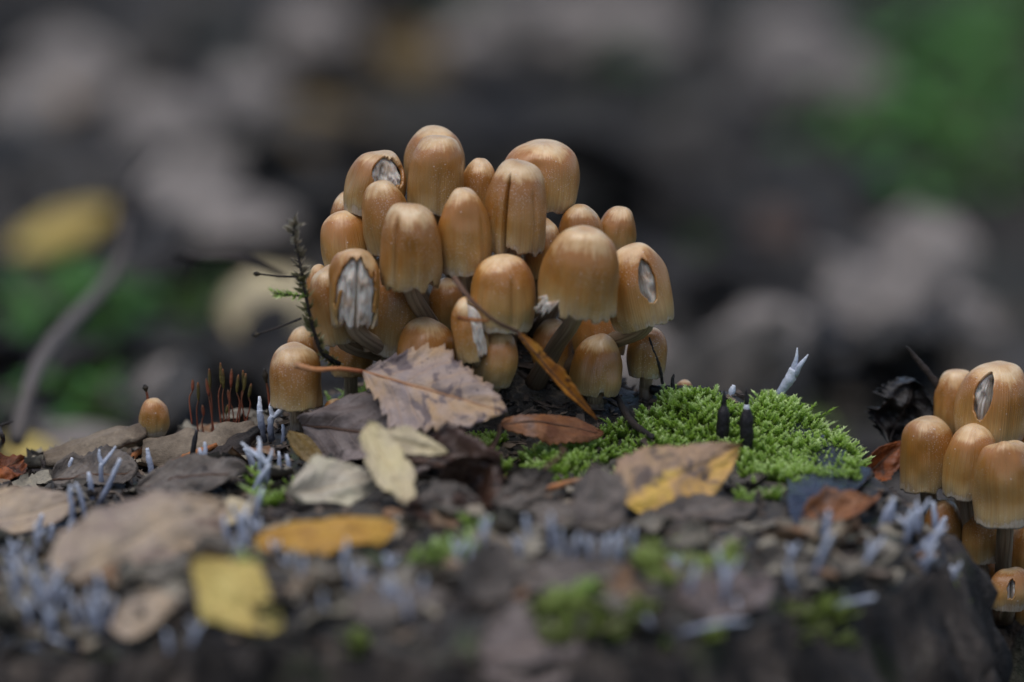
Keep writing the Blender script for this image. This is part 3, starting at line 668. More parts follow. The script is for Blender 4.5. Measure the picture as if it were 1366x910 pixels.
# tan birch leaf leaning on the cluster
def st(px, py, ylow, xl=None): return at(px, py, hit(px if xl is None else xl, ylow)[1])     # a point of something that stands where the ground is seen at ylow
fl = fallen_leaf
fl('large tan birch leaf with dark blotches and long stalk, leaning against the mushroom cluster', at(484,497,-.30), at(676,551,-.44), .315, (.10,-.80,.62), 'wedge', 'l_birch', 3.0,
            pet=[at(394,487,-.33), at(420,493,-.34), at(452,492,-.32)], pr=.007, serr=.22, teeth=12, cup=-.10, wave=.05, arch=.03)
fl('rusty brown leaf lying flat right under the mushrooms, next to the tan birch leaf', at(668,566,-.36), at(806,577,-.28), .105, (.05,-.55,.8), 'oval', 'l_rust', 5.0,
            pet=[at(655,600,-.42), at(664,583,-.38)], petmat='darkpetiole', serr=.12, cup=-.15, wave=.09, arch=.05)
fl('narrow curled orange leaf hanging diagonally across the lower mushrooms', at(690,442,-.40), at(797,560,-.36), .040, (.55,-.7,.35), 'narrow', 'l_amber', 7.0,
            pet=[at(606,371,-.36), at(628,400,-.42), at(660,428,-.43)], pr=.006, petmat='darkpetiole', serr=.06, cup=.5, twist=1.3, wave=.1, arch=-.03, rag=.4)
tube('dead_stalk', [at(612,424,-.36), at(632,427,-.41), at(652,428,-.43)], [.006,.005,.004], M['orangetwig'])
tag(bpy.data.objects['dead_stalk'], 'short reddish leaf stalk caught on the split cap', 'stalk')
# leaves in front of the cluster
fl('dark grey-brown crumpled leaf below the tan birch leaf', st(402,566,610), st(622,606,640), .25, (.0,-.8,.55), 'oval', 'l_taupe2', 9.0, petmat='darkpetiole', serr=.08, cup=-.15, wave=.12, arch=.04)
fl('cream leaf fragment with torn points lying over the dark grey-brown leaf', at(490,566,-.66), at(549,672,-.86), .115, (.3,-.8,.55), 'oval', 'l_cream', 11.0, serr=.12, wave=.10, rag=.3, mid=False)
fl('cream leaf half with toothed edge, spread over the dark crumpled leaf', at(496,578,-.68), at(598,603,-.70), .085, (.0,-.8,.6), 'wedge', 'l_cream', 12.0, serr=.16, wave=.08, mid=False)
fl('pale whitish leaf lying in front of the dark crumpled leaf', st(384,656,680), st(506,640,672), .20, (.05,-.78,.6), 'wedge', 'l_pale', 13.0, serr=.06, cup=-.1, wave=.06, mid=False)
fl('glossy dark brown curled leaf beside the cream leaf fragment', st(540,612,660), st(672,628,672), .16, (.15,-.6,.8), 'oval', 'l_dark', 15.0, petmat='darkpetiole', cup=.35, wave=.2, serr=.06)
fl('brown curled leaf edge standing up beside the glossy dark leaf', st(590,672,680), st(664,616,680), .17, (.3,-.9,.3), 'oval', 'l_dark', 16.0, petmat='darkpetiole', cup=.4, wave=.15)
fl('grey crumpled leaf piece under the glossy dark leaf', st(556,668,690), st(640,672,690), .11, (0,-.8,.5), 'oval', 'l_greybrown', 46.0, mid=False, wave=.15)
fl('bright ochre narrow leaf lying under the pale whitish leaf', st(340,726,750), st(530,702,730), .165, (.0,-.55,.8), 'oval', 'l_ochre', 17.0, serr=.03, cup=-.15, wave=.07, mid=False)
fl('round lemon-yellow leaf at the front rim of the stump', st(256,748,800), st(376,842,850), .20, (.1,-.85,.5), 'wedge', 'l_yellow', 19.0, serr=.02, cup=-.08, wave=.05, mid=False)
fl('large tan oval leaf spread over the stump beside the lemon-yellow leaf', st(78,772,800), st(300,668,720), .30, (.05,-.72,.7), 'oval', 'l_tan', 21.0, serr=.02, cup=-.12, wave=.08, arch=.03, mid=False)
fl('smaller cream leaf tip sticking out behind the large tan oval leaf', st(262,705,716), st(336,672,690), .12, (.05,-.6,.8), 'oval', 'l_cream', 22.0, serr=.04, wave=.06, mid=False)
fl('light tan leaf with an orange lower edge at the outer end of the stump', st(-60,716,720), st(100,664,700), .19, (.0,-.6,.8), 'oval', 'l_tan', 23.0, serr=.05, wave=.08, mid=False)
fl('yellow birch leaf with brown decay blotches, before the black fungus clubs', st(830,672,690), st(988,596,660), .26, (.0,-.8,.6), 'birch', 'l_spotted', 25.0, serr=.07, cup=-.06, wave=.06, mid=False)
fl('lower brown half of a decaying leaf tucked beneath the blotched yellow leaf', lie(850,706,.01), lie(1010,682,.015), .17, (0,-.5,.9), 'oval', 'l_greybrown', 26.0, petmat='darkpetiole', wave=.1, mid=False)
fl('plain grey-brown leaf standing upright in front of the moss', st(803,712,712), st(797,620,712), .15, (.1,-1,.25), 'oval', 'l_taupe', 27.0, petmat='darkpetiole', serr=.02, cup=.1, wave=.05, mid=False)
fl('twisted grey leaf strip with a long stalk, between curled leaf and upright leaf', st(660,676,690), st(738,630,690), .09, (0,-.7,.7), 'oval', 'l_greybrown', 28.0, pet=[st(752,600,680), st(744,612,680)], petmat='darkpetiole', wave=.25, twist=1.0, mid=False)
fl('flat grey-brown leaf lying below the upright leaf', lie(690,695,.01), lie(838,706,.02), .16, (0,-.4,1), 'oval', 'l_greybrown', 29.0, petmat='darkpetiole', wave=.1, mid=False)
fl('ochre leaf scrap stuck in the soil next to the pale whitish leaf', st(385,575,625), st(432,622,630), .06, (.4,-.8,.4), 'oval', 'l_dull', 30.0, petmat='darkpetiole', wave=.1, mid=False)
fl('grey-pink upright leaf in the blurred foreground of the stump', st(640,808,810), st(660,716,810), .15, (.2,-1,.3), 'oval', 'l_taupe', 31.0, wave=.1, cup=.2, mid=False)
fl('rust leaf lying on the dark glossy rim of the stump', st(1068,702,704), st(1172,660,690), .11, (0,-.6,.8), 'oval', 'l_rust', 32.0, petmat='darkpetiole', cup=.3, wave=.2, mid=False)
fl('glossy blue-black wet leaf draped over the rim of the stump', lie(1070,716,.01), lie(1266,708,.015), .36, (.1,-.3,1), 'oval', 'l_wet', 33.0, petmat='darktwig', cup=-.12, wave=.08, mid=False)
fl('orange-brown dry leaf edge standing behind the end of the moss', at(1146,640,.04), at(1212,588,.10), .085, (.5,-.8,.2), 'narrow', 'l_orange', 34.0, petmat='darkpetiole', wave=.15, cup=.3)
fl('black crumpled leaf hanging between moss and side cluster', at(1185,590,.16), at(1222,508,.18), .19, (.1,-1,.2), 'oval', 'l_soot', 35.0, petmat='darktwig', cup=.3, wave=.3, serr=.25, rag=.5)
fl('brown leaf scrap with dark underside below the grey crumpled leaf piece', lie(540,694,.02), lie(640,692,.03), .12, (0,-.6,.8), 'oval', 'l_dark', 36.0, petmat='darkpetiole', wave=.2)
fl('buff leaf lying by the stump edge under the large tan oval leaf', st(150,836,840), st(240,806,830), .14, (0,-.5,.9), 'oval', 'l_tan', 37.0, wave=.1, mid=False)
fl('rust-brown leaf remnant poking out of the litter at the outer end of the stump', st(-30,640,650), st(32,612,640), .12, (0,-.7,.6), 'oval', 'l_orange', 38.0, petmat='darkpetiole', wave=.2, cup=.3)
fl('grey dead leaf lying behind the pale fungus stalks on the stump', st(70,640,660), st(185,628,655), .20, (0,-.6,.8), 'oval', 'l_greybrown', 39.0, petmat='darkpetiole', wave=.14)
fl('brown dead leaf below the strip of dead wood', st(180,650,665), st(330,625,650), .16, (0,-.5,.9), 'oval', 'l_greybrown', 40.0, petmat='darkpetiole', wave=.14)
fl('grey weathered leaf on the slope in front of the olive moss tuft', lie(900,810,.01), lie(1030,790,.02), .2, (0,-.5,.9), 'oval', 'l_taupe2', 41.0, mid=False, wave=.12)
fl('grey-brown leaf pressed flat on the stump beneath the grey-pink upright leaf', lie(470,830,.01), lie(600,800,.02), .2, (0,-.5,.9), 'oval', 'l_greybrown', 42.0, mid=False, wave=.12)
fl('dull beige leaf pressed flat on the stump behind the olive moss cushion', lie(690,790,.01), lie(830,770,.02), .2, (0,-.5,.9), 'oval', 'l_greybrown', 43.0, mid=False, wave=.12)
fl('brownish leaf at the crumbling front slope under the olive moss cushion', lie(640,890,.01), lie(780,880,.02), .2, (0,-.6,.8), 'oval', 'l_taupe2', 44.0, mid=False, wave=.12)

# strips of dead wood
def chip(name, label, pts, wd, mat, thick=.02, seed=0, nrm=(0, -.4, 1)):
    c = spline(np.asarray(pts, float), 40); base = c[0]; V = []; UV = []
    t = np.gradient(c, axis=0); t /= np.linalg.norm(t, axis=1)[:, None]; nn = np.asarray(nrm, float); nn /= np.linalg.norm(nn)
    m_ = 9
    for side in (1, 0):
        for i in range(40):
            sv_ = np.cross(nn, t[i]); u = i/39; ww = wd*(math.sin(math.pi*min(1, max(0, u*.94+.03)))**.45)*(1+.25*float(vnoise(u*9+seed, seed)))
            for k in range(m_):
                q = k/(m_-1)*2-1
                z = (thick if side else 0)*(1-.3*q*q)+.012*float(fbm(u*4+seed, q*3, seed+side, 2))
                V.append(c[i]-base+sv_*ww*.5*q+nn*z); UV.append((q*.5+.5, u))
    N = 40*m_; F = []
    for i in range(39):
        for k in range(m_-1):
            a = i*m_+k; F.append((a, a+1, a+m_+1, a+m_)); F.append((N+a, N+a+m_, N+a+m_+1, N+a+1))
        a = i*m_; F.append((a, a+m_, N+a+m_, N+a)); a += m_-1; F.append((a, N+a, N+a+m_, a+m_))
    for k in range(m_-1):
        F.append((k, N+k, N+k+1, k+1)); a = 39*m_+k; F.append((a, a+1, N+a+1, N+a))
    o = obj(name, new_mesh(name, V, F, UV), mat); o.location = tuple(base); tag(o, label, 'wood chip'); return o
chip('wood_strip', 'long pale strip of dead wood sloping down from the single small mushroom', [at(60,617,-.02), at(110,603,-.0), at(160,588,.0), at(195,577,.0)], .10, M['chip'], .02, 3.3)
chip('bark_piece', 'curved grey piece of bark at the foot of the moss stalks', [at(190,606,-.06), at(250,604,-.08), at(300,598,-.09), at(342,574,-.10)], .13, M['chip'], .02, 6.1, (0,-.75,.65))
chip('wood_splinter', 'dark brown splinter under the curved piece of bark', [at(268,620,-.16), at(300,606,-.16), at(345,576,-.14)], .05, M['darktwig'], .02, 8.1, (0,-.8,.6))
def stick(name, label, pts, rad, mat, cat='twig', seed=0):
    pts = np.asarray(pts, float); o = tube(name, pts, rad, mat, seg=9, n=34, rough=.25, seed=seed, origin=pts[0]); o.location = tuple(pts[0]); return tag(o, label, cat)
stick('twig', 'thin orange twig lying below the curved piece of bark', [lie(215,642,.03), lie(250,625,.03), lie(290,612,.035)], [.008,.011,.006], M['orangetwig'], seed=1)
stick('twig', 'brown twig on the soil near the thin orange twig', [lie(168,632,.02), lie(185,618,.03), lie(212,606,.03)], [.009,.008,.005], M['orangetwig'], seed=2)
stick('twig', 'dark twig leaning in the moss before the small dull cap', [lie(822,548,.04), lie(842,578,.03), lie(872,600,.03)], [.008,.010,.007], M['darktwig'], seed=3)
stick('twig', 'pale bare twig lying on the moss beside the upright grey leaf', [lie(700,676,.03), lie(740,668,.035), lie(776,660,.04)], [.007,.008,.006], M['petiole'], seed=4)
stick('twig', 'black charred twig lying on top of the moss bank', [at(868,520,.02), at(905,521,.0), at(945,519,-.02)], [.012,.014,.006], M['candleblack'], seed=5)
stick('twig', 'dark curved twig sticking up behind the side cluster', [at(1262,530,.12), at(1240,500,.12), at(1222,478,.12), at(1209,462,.12)], [.012,.009,.007,.003], M['darktwig'], seed=6)
stick('twig', 'crooked dry twig poking in beside the tan leaf at the outer end of the stump', [lie(-10,618,.0), at(4,590,.1), at(0,570,.1), at(18,562,.1)], [.006,.006,.005,.002], M['darktwig'], seed=7)

# ------------------------------------------------------------------ candlesnuff fungi
def candlesnuff(base, tip, r, label, group=None, seed=0, forks=0, bend=.1, mat='candle', parts=False):
    base, tip = np.asarray(base, float), np.asarray(tip, float); L = np.linalg.norm(tip-base); rg = random.Random(int(seed*977)+3)
    side = np.array([rg.uniform(-1, 1), rg.uniform(-.6, .6), 0])*bend*L
    mid = (base+tip)/2+side
    f0 = tip if not forks else base+(tip-base)*.68+side*.7
    r = r*.8; rr = [r*1.1, r*.85, r*.8, r*(.45 if not forks else .9)]
    st = [base, base+(mid-base)*.6, mid, f0] if not forks else [base, (base+mid)/2, (mid+f0)/2, f0]
    if not forks: st = [base, (base+mid)/2+side*.2, (mid+tip)/2, tip]
    P = [tube_data(np.array(st)-base, rr, 8, 16, .35, seed)]
    pr = []
    for k in range(forks):
        e = tip+np.array([(k-(forks-1)/2)*.36*L*rg.uniform(.7, 1.2), rg.uniform(-.08, .08)*L, rg.uniform(-.10, .06)*L])
        v, f, u = tube_data([f0-base-(f0-base)*.05, (f0+e)/2-base+np.array([(k-(forks-1)/2)*.06*L, 0, 0]), e-base], [r*.75, r*.6, r*.3], 7, 10, .3, seed+k)
        pr.append((v, f, [(a, .6+.4*b) for a, b in u]))
    if parts:
        root = thing('candlesnuff_fungus', label, 'fungus', base, group)
        v, f, u = P[0]; obj('stalk', new_mesh('stalk', v, f, u), M[mat], root)
        for v, f, u in pr: obj('prong', new_mesh('prong', v, f, u), M['candletip'], root)
        return root
    v, f, u = join_data(P+pr)
    o = obj('candlesnuff_fungus', new_mesh('candlesnuff_fungus', v, f, u), M[mat]); o.location = tuple(base); return tag(o, label, 'fungus', group)
B = lambda px, py, dz=-.01: lie(px, py, dz)
def upto(b, px, py): return at(px, py, b[1])
b = at(1028,566,.02); root = thing('candlesnuff_fungus', 'tall white forked fungus stalk rising above the moss bank', 'fungus', b)
b2 = b.copy(); b2[2] = min(b[2], float(H(b[0], b[1]))-.01)
tube('stalk', [b2, at(1036,540,.02), at(1043,522,.02), at(1053,506,.02), at(1060,493,.02)], [.008, .0105, .011, .0135, .0125], M['candle'], root, seg=12, n=26, rough=.28, seed=4.4, origin=b)
tube('prong', [at(1058,498,.02), at(1061,484,.02), at(1063,474,.02), at(1063.5,464,.02)], [.010, .0065, .004, .0015], M['candletip'], root, seg=9, n=14, rough=.2, seed=2.2, origin=b)
tube('prong', [at(1060,500,.02), at(1067,488,.01), at(1073,480,.01), at(1078,473,.01)], [.010, .0065, .0045, .0016], M['candletip'], root, seg=9, n=14, rough=.2, seed=3.2, origin=b)
b = onto(at(974,552,-.03), -.01); candlesnuff(b, at(979,514,-.03), .0125, 'short blunt white fungus stalk behind the two black clubs', None, 2.1, 0, .03, mat='candletip')
for (x0, y0, x1, y1, lb, sd_) in ((964,577,966,520,'plain black pointed fungus club in the moss', 3.0), (996,592,996,518,'black pointed fungus club with a white powdered waist in the moss', 4.0)):
    p0 = lie(x0, y0+16, .0); t0 = at(x1, y1, p0[1]); L = t0-p0
    root = thing('fungus_club', lb, 'fungus', p0)
    tube('club', [p0, p0+L*.25, p0+L*.55, p0+L*.7], [.009, .0175, .0165, .0085], M['candleblack'], root, seg=10, n=20, rough=.15, seed=sd_, origin=p0)
    tube('neck', [p0+L*.58, p0+L*.66, p0+L*.76], [.0100, .0078, .006] if sd_ == 3.0 else [.0125, .0095, .0068], M['candleblack'] if sd_ == 3.0 else M['candletip'], root, seg=9, n=10, rough=.2, seed=sd_, origin=p0)
    tube('tip', [p0+L*.74, p0+L*.88, t0], [.0066, .0052, .0014], M['candleblack'], root, seg=8, n=10, rough=.2, seed=sd_+1, origin=p0)
b = onto(at(962,545,-.05), -.01); candlesnuff(b, at(961,521,-.05), .004, 'thin black bristle beside the plain black club', None, 5.0, 0, .05, mat='candleblack')
b = onto(at(1010,562,.0), -.01); candlesnuff(b, at(1013,544,.0), .004, 'tiny black bristle between the powdered club and the white forked stalk', None, 5.5, 0, .05, mat='candleblack')
# the white tuft left of the cluster
tuft = [(352,590,346,524,.013,1,'tallest white fungus stalk of the tuft beside the stout cap'), (364,588,374,536,.013,2,'forked white fungus stalk in the tuft beside the stout cap'), (376,590,377,566,.008,0,'short blunt stalk at the edge of the white tuft'),
        (338,640,326,598,.011,0,'pale stalk leaning out below the white tuft'), (342,648,332,586,.011,2,'pale forked stalk with arms folded over, below the white tuft'), (352,652,352,600,.011,2,'bluish forked stalk in the middle below the white tuft'),
        (334,664,360,620,.012,0,'pale stalk bent sideways at the foot of the white tuft'), (372,632,372,602,.008,0,'small greyish stalk behind the foot of the white tuft'), (384,640,382,606,.009,0,'grey-white stalk near the ochre leaf scrap')]
for i, (x0, y0, x1, y1, r, fk, lb) in enumerate(tuft):
    b = B(x0, y0); candlesnuff(b, upto(b, x1, y1), r, lb, None, 10+i*1.3, fk, .2, parts=fk > 0)
stalks = [(102,706,94,648), (128,672,160,612), (122,668,118,630), (204,650,196,598), (274,644,266,598), (246,640,262,574), (212,650,216,640), (62,712,60,688), (252,630,254,628)]
for i, (x0, y0, x1, y1) in enumerate(stalks[:6]):
    b = B(x0, y0); candlesnuff(b, upto(b, x1, y1), .011, ['upright bluish-white fungus stalk with thick foot before the grey dead leaf', 'slanting bluish-white fungus stalk before the grey dead leaf', 'thin bluish-white stalk beside the slanting stalk', 'pale fungus stalk under the single small mushroom', 'black-tipped pale stalk before the curved piece of bark', 'dark slanting stalk across the curved piece of bark'][i], None, 30+i*1.7, 0, .06, mat='candleblack' if i == 5 else 'candle')
blur = [(52,716,56,686), (66,724,70,700), (30,800,22,730), (48,800,40,736), (20,820,8,752), (70,806,76,752), (92,830,90,782), (16,860,-6,846), (60,862,20,856), (108,860,66,850), (130,848,112,806), (40,842,34,796),
        (312,736,298,690), (328,740,330,708), (344,726,340,690), (300,720,296,680), (398,780,404,742), (388,770,380,740), (470,796,460,742), (484,786,478,750), (520,770,524,740), (548,830,540,788), (560,800,566,770),
        (618,760,612,720), (640,742,652,690), (648,740,644,694), (694,744,690,716), (752,752,746,706), (764,748,772,712), (790,748,786,716), (806,752,812,716), (842,740,846,704), (830,752,826,724),
        (918,800,930,752), (900,842,960,832), (930,838,986,826), (1060,800,1050,752), (1084,770,1110,712), (1140,772,1170,716), (1170,704,1190,668), (1188,706,1192,664), (1210,724,1206,684), (1212,736,1262,702), (1220,748,1248,742), (1226,720,1232,664),
        (1120,800,1124,790), (1062,880,1064,856), (1010,884,1008,868), (868,842,862,822), (1100,806,1168,796), (250,866,262,826), (228,880,222,842), (436,820,430,790), (1050,752,1058,724), (1240,720,1262,690), (990,830,982,800)]
rq = random.Random(91)
for (xa, xb, ya, yb, n_) in ((0,150,730,860,20), (290,420,690,760,5), (430,620,735,810,7), (690,850,715,760,4), (880,1000,770,840,4), (1080,1262,690,790,7), (60,300,640,720,4)):
    for _ in range(n_):
        x0, y0 = rq.uniform(xa, xb), rq.uniform(ya, yb); blur.append((x0, y0, x0+rq.uniform(-16, 18), y0-rq.uniform(28, 58)))
gl = {0: 'out-of-focus bluish-white fungus stalk among the dead leaves on the stump', 1: 'blurred white fungus stalk on the dark wet rim of the stump'}
for i, (x0, y0, x1, y1) in enumerate(blur):
    b = B(x0, y0); kind_ = 1 if x0 > 1040 else 0
    candlesnuff(b, upto(b, x1, y1), .0095 if kind_ == 0 else .0115, gl[kind_], ['blurred fungus stalks among the leaves', 'fungus stalks on the wet rim'][kind_], 60+i*1.9, i % 3 if i % 3 != 1 else 0, .1)

# ------------------------------------------------------------------ moss
def shoot_template(seed, nl=30, H_=1.0, spread=.42, curve=.3):
    rg = np.random.RandomState(seed); V = []; F = []; A = []
    cv = rg.uniform(-curve, curve, 2)
    cen = lambda u: np.array([cv[0]*u*u, cv[1]*u*u, H_*u*(1-.12*np.hypot(*cv))])
    for k in range(4):
        a = k*math.pi/2
    for i in range(nl):
        u = .12+.88*(i+rg.rand())/nl; a = i*2.4+rg.uniform(-.4, .4); ln = spread*(1.15-.65*u)*rg.uniform(.8, 1.2); el = .35+.7*u
        d = np.array([math.cos(a)*math.cos(el), math.sin(a)*math.cos(el), math.sin(el)]); sd_ = np.array([-math.sin(a), math.cos(a), 0])*ln*.25
        nrm = np.cross(d, sd_); nrm /= np.linalg.norm(nrm)
        p = cen(u); o = len(V)
        V += [p, p+d*ln*.45+sd_+nrm*ln*.10, p+d*ln-nrm*ln*.08, p+d*ln*.45-sd_+nrm*ln*.10]; F.append((o, o+1, o+2, o+3)); A += [u*.7, u*.85, min(1, u+.12), u*.85]
    # stem as a thin three-sided strip
    o = len(V); pts = [cen(u) for u in (0, .5, 1.0)]
    for p in pts:
        for q in range(3): V.append(p+.022*np.array([math.cos(q*2.1), math.sin(q*2.1), 0])); A.append(.05)
    for s_ in range(2):
        for q in range(3): F.append((o+s_*3+q, o+s_*3+(q+1) % 3, o+s_*3+3+(q+1) % 3, o+s_*3+3+q))
    return np.array(V), np.array(F), np.array(A)
TEMPL = [shoot_template(k) for k in range(6)]
def inside(poly, x, y):
    r = np.zeros(len(x), bool); j = len(poly)-1
    for i in range(len(poly)):
        xi, yi = poly[i]; xj, yj = poly[j]
        r ^= ((yi > y) != (yj > y)) & (x < (xj-xi)*(y-yi)/(yj-yi+1e-12)+xi); j = i
    return r
def moss(name, label, polys, n, size, mat, seed, clump=.35, lean=.35, lift_=0.0, keepnoise=-.25):
    """polys: outlines as seen in the photograph, laid onto the stump"""
    rg = np.random.RandomState(seed); P = []
    for poly in polys:
        W = np.array([hit(px, py)[:2] for px, py in poly]); lo, hi = W.min(0)-.02, W.max(0)+.02
        m_ = int(n/len(polys))
        c = rg.rand(m_*5, 2)*(hi-lo)+lo
        ok = inside([tuple(q) for q in W], c[:, 0], c[:, 1]) & (fbm(c[:, 0]*9+seed, c[:, 1]*9, 1.1, 2) > keepnoise)
        P.append(c[ok][:m_])
    P = np.concatenate(P); z = H(P[:, 0], P[:, 1]); N = len(P)
    hgt = size*(.7+.6*rg.rand(N))*(1+clump*fbm(P[:, 0]*14, P[:, 1]*14, seed, 2))
    Vs, Fs, As, Ts = [], [], [], []; off = 0
    e = .01; gx = (H(P[:, 0]+e, P[:, 1])-H(P[:, 0]-e, P[:, 1]))/(2*e); gy = (H(P[:, 0], P[:, 1]+e)-H(P[:, 0], P[:, 1]-e))/(2*e)
    for i in range(N):
        v, f, a = TEMPL[rg.randint(6)]
        an = rg.rand()*6.283; ca, sa = math.cos(an), math.sin(an); s_ = hgt[i]
        lx, ly = np.clip(-gx[i], -1.2, 1.2)*.6+rg.normal()*lean, np.clip(-gy[i], -1.2, 1.2)*.6+rg.normal()*lean
        x = (v[:, 0]*ca-v[:, 1]*sa)+v[:, 2]*lx; y = (v[:, 0]*sa+v[:, 1]*ca)+v[:, 2]*ly
        Vs.append(np.stack([P[i, 0]+x*s_, P[i, 1]+y*s_, z[i]-.006+lift_+v[:, 2]*s_], 1)); Fs.append(f+off); As.append(a); Ts.append(np.full(len(a), rg.rand())); off += len(v)
    o = obj(name, fast_mesh(name, np.concatenate(Vs), np.concatenate(Fs), {'along': np.concatenate(As), 'tint': np.concatenate(Ts)}), M[mat])
    tag(o, label, 'moss', kind='stuff'); return o
moss('moss', 'bright green moss bank covering the stump beside the mushroom cluster', [[(850,560),(900,530),(960,535),(1010,548),(1060,556),(1110,582),(1140,632),(1148,648),(1060,652),(990,640),(975,600),(900,612),(862,600)]], 10000, .030, 'moss', 1, keepnoise=-1)
moss('moss', 'green moss fringe in the shade below the mushroom cluster', [[(700,588),(780,588),(860,560),(870,600),(840,640),(780,640),(740,650),(700,640)], [(620,588),(690,596),(696,640),(650,640)], [(840,500),(905,515),(900,540),(850,545)]], 1900, .028, 'moss', 2, keepnoise=-.2)
moss('moss', 'thin moss specks on the bark behind the moss stalks', [[(235,578),(345,560),(345,572),(235,588)], [(166,576),(186,572),(186,584),(166,586)], [(440,535),(490,520),(500,548),(440,560)]], 150, .03, 'moss', 3, keepnoise=-.4)
moss('moss', 'blurred olive moss cushion on the front slope of the stump', [[(700,820),(780,806),(860,820),(850,858),(760,866),(690,856)]], 300, .028, 'moss2', 4, keepnoise=.1)
moss('moss', 'blurred green moss tuft at the lowest front edge of the stump', [[(450,858),(520,850),(590,858),(580,900),(530,905),(460,880)]], 620, .032, 'moss2', 5, keepnoise=-.05)
moss('moss', 'olive moss tuft in front of the blotched yellow leaf', [[(850,742),(920,728),(980,740),(975,780),(900,790),(860,776)]], 500, .032, 'moss2', 6, keepnoise=.0)
moss('moss', 'scattered small moss tufts among the leaf scraps in front', [[(540,708),(640,700),(650,752),(545,756)], [(340,640),(395,640),(400,690),(345,690)], [(735,765),(800,770),(800,800),(740,800)], [(985,660),(1045,655),(1045,690),(990,690)], [(330,735),(380,745),(370,775),(335,765)]], 420, .034, 'moss', 7, keepnoise=.1)

moss('moss', 'thin green film of moss tufts on the bark flank under the wet rim', [[(1000,820),(1120,800),(1180,830),(1120,880),(1010,880)], [(1250,760),(1300,780),(1310,860),(1270,860)], [(860,860),(960,850),(940,905),(850,905)]], 500, .03, 'moss2', 8, keepnoise=.12)
# moss stalks with capsules
rg = random.Random(8)
SP = [(256,560,257,506),(266,560,264,510),(283,560,279,492),(288,560,275,505),(298,562,294,484),(302,562,297,492),(305,562,309,492),(309,562,318,500),(316,560,328,498),(314,562,304,520),(322,560,335,512),(330,562,324,494),(276,558,270,540),(296,560,304,540)]
for i, (x0, y0, x1, y1) in enumerate(SP):
    Yq = .02+rg.uniform(-.03, .04); b0 = at(x0, y0+6, Yq); g0 = float(H(b0[0], b0[1])); b0[2] = min(b0[2], g0+.0) if g0 > b0[2]-.08 else b0[2]
    t0 = at(x1, y1, Yq+rg.uniform(-.02, .02)); d = t0-b0
    root = thing('moss_sporophyte', 'thin red moss stalk with a small brownish capsule, one of the bunch on the bark', 'moss stalk', b0, 'red moss stalks on the bark')
    k1 = b0+d*.55+np.array([rg.uniform(-.01, .01), 0, 0]); k2 = b0+d*.74
    tube('seta', [b0, k1, k2], [.0021, .0018, .0016], M['seta'], root, seg=6, n=14, origin=b0)
    tube('capsule', [k2, k2+(t0-k2)*.3, k2+(t0-k2)*.75, t0], [.002, .0045, .004, .0016], M['capsule'] if i % 3 else M['seta'], root, seg=8, n=12, origin=b0)
for (x0, y0, x1, y1, Yq, lb) in ((199,540,193,513,.04,'single dark moss capsule sticking up behind the small lone mushroom'), (362,548,352,492,-.06,'dark moss stalk with two capsules beside the stout cap')):
    b0 = at(x0, y0, Yq); t0 = at(x1, y1, Yq); d = t0-b0; root = thing('moss_sporophyte', lb, 'moss stalk', b0)
    tube('seta', [b0-np.array([0, 0, .03]), b0+d*.4, b0+d*.7], [.004, .0034, .003], M['seta'], root, seg=6, n=10, origin=b0)
    tube('capsule', [b0+d*.66, b0+d*.85, t0], [.003, .0085, .003], M['darkcapsule'], root, seg=8, n=9, origin=b0)

# dry moss sprig beside the cluster
def sprig():
    b0 = at(452,486,-.18); g = onto(b0); root = thing('moss_sprig', 'dry twisted moss sprig with brown leaves and hair stalks beside the torn cap', 'moss sprig', b0)
    pts = [b0, at(430,470,-.22), at(418,440,-.24), at(410,405,-.25), at(404,370,-.25), at(398,340,-.25), at(392,312,-.25), at(394,296,-.25)]
    tube('stem', pts, [.008, .006, .005, .0045, .004, .003, .0025, .0015], M['darktwig'], root, seg=7, n=50, rough=.3, seed=3, origin=b0)
    c = spline(pts, 60); rgn = np.random.RandomState(4)
    def leaflets(name, path, cnt, size, mat, sd_):
        rr = np.random.RandomState(sd_); V, F, A = [], [], []
        t = np.gradient(path, axis=0); t /= np.linalg.norm(t, axis=1)[:, None]
        for i in range(cnt):
            k = rr.randint(len(path)); d = rr.normal(size=3); d -= t[k]*d.dot(t[k]); d /= np.linalg.norm(d); d = d*.8+t[k]*.7+rr.normal(size=3)*.2; d /= np.linalg.norm(d)
            s_ = np.cross(d, rr.normal(size=3)); s_ /= np.linalg.norm(s_); ln = size*rr.uniform(.6, 1.3); o = len(V)
            n_ = np.cross(d, s_)
            V += [path[k]-b0, path[k]-b0+d*ln*.4+s_*ln*.2, path[k]-b0+d*ln+n_*ln*.25, path[k]-b0+d*ln*.4-s_*ln*.2]; F.append((o, o+1, o+2, o+3)); A += [.3, .5, .95, .5]
        A = np.array(A)
        o = obj(name, fast_mesh(name, np.array(V), np.array(F), {'along': A, 'tint': np.repeat(rr.rand(cnt), 4)}), M[mat], root); o['kind'] = 'stuff'
    leaflets('dry_leaves', c[30:], 64, .030, 'drymoss', 1)
    leaflets('lower_leaves', c[:34], 80, .030, 'olivemoss', 2)
    side = spline([at(410,396,-.25), at(390,394,-.26), at(364,391,-.27)], 20)
    tube('side_branch', side, [.004, .003, .0015], M['darktwig'], root, seg=6, n=14, origin=b0); leaflets('branch_leaves', side, 80, .016, 'moss', 3)
    for p in ([at(405,369,-.25), at(375,368,-.26), at(344,365,-.26)], [at(402,425,-.24), at(370,437,-.25), at(343,446,-.25)]):
        tube('hair_stalk', p, [.003, .0028, .0025], M['darktwig'], root, seg=6, n=12, origin=b0)
        d = p[2]-p[1]; d = d/np.linalg.norm(d); tube('capsule', [p[2]-d*.006, p[2]+d*.004, p[2]+d*.012], [.003, .0075, .003], M['darkcapsule'], root, seg=8, n=9, origin=b0)
sprig()
